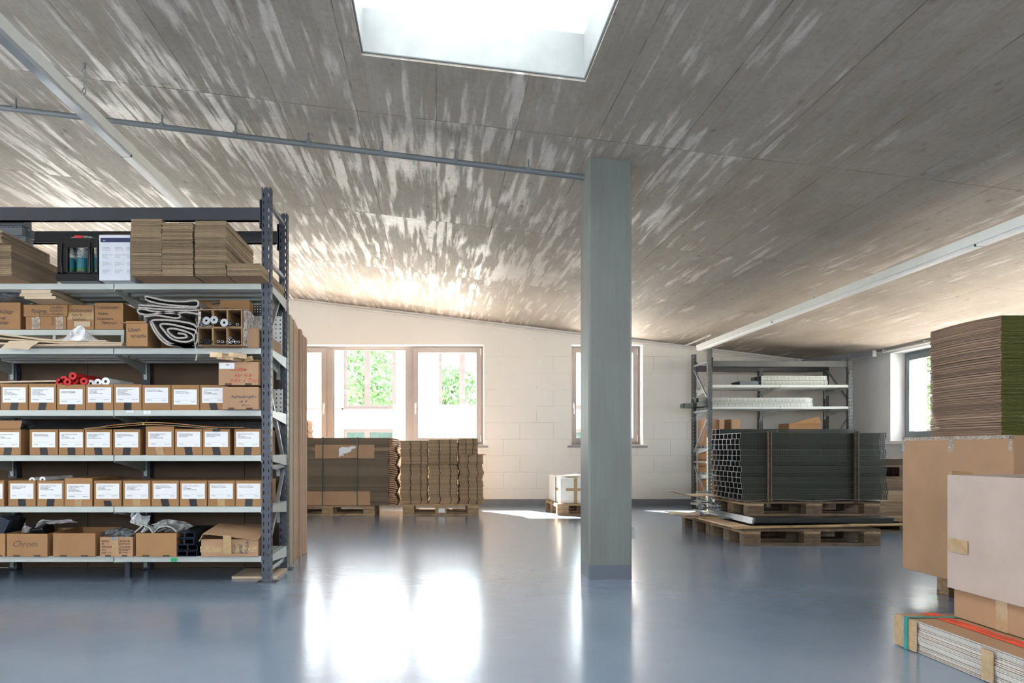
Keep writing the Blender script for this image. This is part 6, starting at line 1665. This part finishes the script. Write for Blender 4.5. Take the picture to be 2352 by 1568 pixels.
# bundle of channels
zb0 = zt_+0.012; PT = 0.0508; CW = 0.098
yb0 = 6.64; ncol = 7; nrow = 12
def channel_mesh(L_):
    mb = MB(); w, h, t = CW-0.004, PT-0.0015, 0.002
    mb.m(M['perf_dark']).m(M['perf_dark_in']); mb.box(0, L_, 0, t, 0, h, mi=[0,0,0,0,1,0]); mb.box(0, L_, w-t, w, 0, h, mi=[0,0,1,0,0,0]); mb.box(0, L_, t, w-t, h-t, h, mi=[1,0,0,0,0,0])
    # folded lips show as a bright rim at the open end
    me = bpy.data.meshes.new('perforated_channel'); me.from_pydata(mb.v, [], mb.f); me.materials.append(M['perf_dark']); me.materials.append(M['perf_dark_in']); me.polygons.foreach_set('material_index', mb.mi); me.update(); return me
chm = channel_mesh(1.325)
rimm = MB(); w, h = CW-0.004, PT-0.0015
rimm.box(-0.0015, 0.0005, 0, 0.0035, 0, h).box(-0.0015, 0.0005, w-0.0035, w, 0, h).box(-0.0015, 0.0005, 0.0035, w-0.0035, h-0.0035, h)
rme = bpy.data.meshes.new('cut_edge'); rme.from_pydata(rimm.v, [], rimm.f); rme.materials.append(M['steel_edge']); rme.update()
rn = random.Random(21)
def channel(x, y, z, label, group):
    o = bpy.data.objects.new('perforated_channel', chm); COL.objects.link(o); o.location = (x, y, z); tag(o, label, 'profile', group)
    r_ = bpy.data.objects.new('cut_edge', rme); COL.objects.link(r_); r_.parent = o
    return o
for r in range(nrow):
    sh_ = rn.uniform(-0.012, 0.022) + (0.0 if r > 2 else 0.02)
    for c_ in range(ncol):
        ORD = ['first', 'second', 'third', 'fourth', 'fifth', 'sixth', 'seventh', 'eighth', 'ninth', 'tenth', 'eleventh', 'twelfth']
        channel(2.765+sh_+rn.uniform(0, 0.006), yb0+c_*CW, zb0+r*PT, 'perforated channel of the big bundle, %s row from the bottom, %s column from the front' % (ORD[r], ORD[c_]), 'perforated channels in the big bundle')
for c_ in (5, 6):
    channel(2.77, yb0+c_*CW, zb0+nrow*PT, 'dark perforated channel on top at the back of the big steel bundle, %s one' % ('front' if c_ == 5 else 'rear'), 'channels on top of the big bundle')
ztp = zb0+nrow*PT
for px, mt, lb in ((1767, 'pallet_dark', 'left'), (1967, 'pallet_dark', 'right')):
    x = X(px, 6.62); ro = empty('batten', (x, 6.62, zb0-0.03))
    child(MB().box(x-0.018, x+0.018, 6.605, 6.632, zb0-0.025, ztp+0.012), 'slat', M[mt], ro, bevel=0.002)
    child(MB().box(x-0.008, x+0.008, 6.602, 6.605, zb0-0.02, ztp+0.013).box(x-0.008, x+0.008, 6.602, yb0+4.9*CW, ztp+0.013, ztp+0.0145), 'strap', M['blacktape'], ro)
    tag(ro, '%s upright wooden batten strapped to the front of the steel bundle' % lb, 'batten')
# pile of thin bright channels at the left rear
rn = random.Random(3)
for k in range(26):
    zz = 0.172+0.0115*(k//2)
    mb = MB(); L_, t = 0.20+rn.uniform(0, .06), 0.0015; s_ = 0.018
    mb.box(-s_, s_, 0, L_, 0, t).box(-s_, -s_+t, 0, L_, t, 0.010).box(s_-t, s_, 0, L_, t, 0.010)
    o = mb.build('small_channel', M['galv'], loc=(0, 0, 0)); o.location = (2.62+0.16*(k % 2)+rn.uniform(0, .04), 7.26, zz); o.rotation_euler = (0, 0, rn.uniform(-0.75, 0.1))
    tag(o, 'thin bright steel channel in the crossed pile left of the big bundle', 'profile', 'small bright channels left of the big bundle')
o = MB().box(X(1604, 7.4), X(1628, 7.4), 7.40, 7.46, zt_+0.024, zt_+0.045).build('perforated_offcut', M['perf_light']); tag(o, 'short pale perforated offcut on the torn sheet', 'metal part')

# wooden crates behind the bundle, near the right wall
cy = 7.35
ro = empty('wooden_crate', (4.75, 7.7, 0.0))
child(MB().box(4.14, 5.34, cy, cy+0.10, 0, 0.022).box(4.14, 5.34, cy+0.35, cy+0.45, 0, 0.022).box(4.14, 5.34, cy+0.70, cy+0.80, 0, 0.022), 'bottom_board', M['pallet_dark'], ro)
for xx in (4.14, 4.667, 5.195): child(MB().box(xx, xx+0.145, cy+0.001, cy+0.79, 0.022, 0.11), 'block', M['pallet_dark'], ro)
zz = 0.112
for k, h in enumerate((0.065, 0.10, 0.145, 0.105)):
    child(MB().box(4.14, 5.34, cy, cy+0.022, zz, zz+h-0.003), 'side_plank', M['crate'] if k < 3 else M['pallet_dark'], ro, bevel=0.002)
    child(MB().box(4.14, 4.162, cy+0.023, cy+0.80, zz, zz+h-0.003), 'end_plank', M['crate'], ro, bevel=0.002); zz += h
child(MB().box(4.163, 5.34, cy+0.023, cy+0.80, 0.112, 0.13), 'base', M['pallet_dark'], ro)
child(MB().box(4.14, 5.34, cy, cy+0.8, zz, zz+0.015), 'lid', M['pallet_dark'], ro)
tag(ro, 'weathered wooden crate by the right wall behind the steel bundle', 'crate'); zc1 = zz+0.016
pallet(4.14, cy, zc1, 1.20, 0.80, 'dark pallet lying on the wooden crate near the right wall', False, mat_x=M['pallet_dark'], mat_y=M['pallet_dark'], H_=0.135)
o = MB().box(4.13, 5.36, cy, cy+0.8, zc1+0.137, zc1+0.20).build('brown_board', M['card_dark'], bevel=0.003); tag(o, 'dark brown slab on the pallet under the right window', 'board')
o = MB().box(X(2024, 7.2), X(2031, 7.2), 7.2, 7.26, 0.20, 0.46).build('perforated_profile', M['perf_light']) if False else None

# ================================================================== CARTONS IN THE RIGHT FOREGROUND
ax0, ay0, ay1, az0, az1 = 2.775, 3.51, 4.34, 0.132, 0.907
pallet(2.93, 3.47, 0, 1.2, 0.80, 'pallet under the big brown carton in the right foreground', False, H_=0.130)
ro = empty('big_carton', (ax0+0.5, (ay0+ay1)/2, az0))
child(MB().box(ax0, ax0+1.1, ay0, ay1, az0, az1), 'body', M['card_z'], ro, bevel=0.004)
ct = MB()
ct.box(ax0-0.0018, ax0-0.0006, ay0+0.40, ay0+0.44, az1-0.085, az1).box(ax0-0.0018, ax0-0.0006, ay0, ay0+0.022, az1-0.075, az1).box(ax0-0.0018, ax0-0.0006, ay1-0.025, ay1, az1-0.085, az1)
ct.box(ax0-0.0018, ax0-0.0006, ay0, ay1, az1-0.018, az1+0.0015)
child(ct, 'clear_tape', M['cleartape'], ro)
tag(ro, 'big plain brown carton under the tall stack of folded cartons at the right', 'carton')
# tall stack of folded cartons
sx0, sy0, sy1 = 2.832, 3.655, 4.18
t = 0.0128; n = int((1.512-az1-0.002)/t)
rn = random.Random(8); z = az1+0.003
for lv_ in range(12):
    pr = []
    for k in range(2):
        mb = blank_mesh(0.80, sy1-sy0, t-0.0014, (M['card_z'], M['edge_olive'], M['edge_brown']), lv_*2+k, nseg=6, sag=-0.008*(lv_/11)**1.3)
        me = bpy.data.meshes.new('folded_carton'); me.from_pydata(mb.v, [], mb.f)
        for q in mb.mats: me.materials.append(q)
        me.polygons.foreach_set('material_index', mb.mi); me.update(); pr.append(me)
    for k in range(int(n*lv_/12), int(n*(lv_+1)/12)):
        o = bpy.data.objects.new('folded_carton', pr[rn.randrange(2)]); COL.objects.link(o)
        o.location = (sx0+0.40+rn.uniform(-0.002, 0.002), (sy0+sy1)/2+rn.uniform(-0.003, 0.003), z); z += t
        tag(o, 'folded carton in the tall stack standing on the big brown carton at the right', 'cardboard', 'folded cartons in the tall right stack')

# nearest: pale carton with a sleeve, on the strapped bundle
ZC_ = 0.135
ro = empty('sleeved_carton', (2.6, 2.6, ZC_))
child(MB().box(2.180, 2.95, 2.25, 3.072, ZC_+0.001, 0.60), 'body', M['card_z'], ro, bevel=0.004)
sl = MB(); zb_, zt_ = 0.257, 0.733
sl.box(2.160, 2.166, 2.22, 3.066, zb_, zt_).box(2.166, 2.97, 3.076, 3.083, zb_+0.04, zt_).box(2.160, 2.97, 2.22, 3.066, zt_, zt_+0.004) if False else sl.box(2.160, 2.166, 2.22, 3.083, zb_, zt_).box(2.166, 2.97, 3.076, 3.083, zb_+0.02, zt_).box(2.166, 2.97, 2.22, 3.076, zt_-0.006, zt_-0.001)
sl.box(2.166, 2.97, 2.22, 2.226, zb_, zt_-0.006); child(sl, 'sleeve', M['card_pale'], ro, bevel=0.002)
tm = MB().box(2.1545, 2.1555, 2.958, 3.07, 0.412, 0.466); child(tm, 'parcel_tape', M['tape'], ro)
child(MB().tube([(2.153, 3.03, 0.466), (2.152, 2.965, 0.422)], 0.004, 6), 'tape_fold', M['tape'], ro)
child(MB().box(2.1785, 2.1795, 2.78, 2.84, ZC_+0.002, 0.257), 'parcel_tape', M['tape'], ro)
cr_ = MB(); cr_.box(2.165, 2.25, 3.06, 3.082, zt_, zt_+0.012, rot=(0.1, 0.05, 0)); child(cr_, 'torn_edge', M['card_in'], ro)
tag(ro, 'large pale pinkish carton with a loose sleeve, nearest at the right edge', 'carton')
# strapped bundle of blanks on the floor
ro = empty('carton_bundle', (2.5, 2.3, 0)); nb = 11; th = (ZC_-0.004)/nb
for k in range(nb):
    mb = blank_mesh(1.0, 1.95, th-0.0007, (M['card_z'], M['edge_grey'], M['edge_grey'] if k < nb-1 else M['card_z']), k)
    rn = random.Random(k+3)
    mb.v = [(v[0]+2.485+rn.uniform(-0.0005, 0.0005)+(0.004*math.sin(k)), v[1]+2.16, v[2]+0.002+k*th) for v in mb.v]
    child(mb, 'cardboard_blank', None, ro)
child(MB().box(1.972, 1.978, 3.00, 3.137, 0.004, 0.132).box(1.972, 2.03, 3.136, 3.142, 0.004, 0.132), 'corner_tape', M['tape'], ro, bevel=0.001)
child(MB().box(1.966, 1.970, 3.045, 3.066, 0.002, ZC_+0.002).box(1.966, 2.98, 3.045, 3.066, ZC_+0.001, ZC_+0.0025, rot=None), 'strap', M['teal'], ro)
child(MB().box(1.972, 1.976, 2.60, 2.65, 0.018, 0.125).box(1.972, 1.976, 2.58, 2.63, 0.018, 0.125) if False else MB().box(1.972, 1.976, 2.585, 2.64, 0.012, 0.122), 'parcel_tape', M['tape'], ro)
rt = child(MB().box(2.088, 2.148, 1.3, 3.138, ZC_-0.0003, ZC_+0.0010), 'red_tape', M['redtape'], ro)
y = 3.09
while y > 2.0:
    text('ACHTUNG! WENN DIESES BAND', 0.013, (2.125, y, ZC_+0.0016), '+z_x', M['ink'], rt); text('BESCHÄDIGT IST, PRÜFEN!', 0.013, (2.105, y, ZC_+0.0016), '+z_x', M['ink'], rt); y -= 0.26
tag(ro, 'strapped bundle of flat cartons with red warning tape on the floor at the right', 'cardboard bundle')
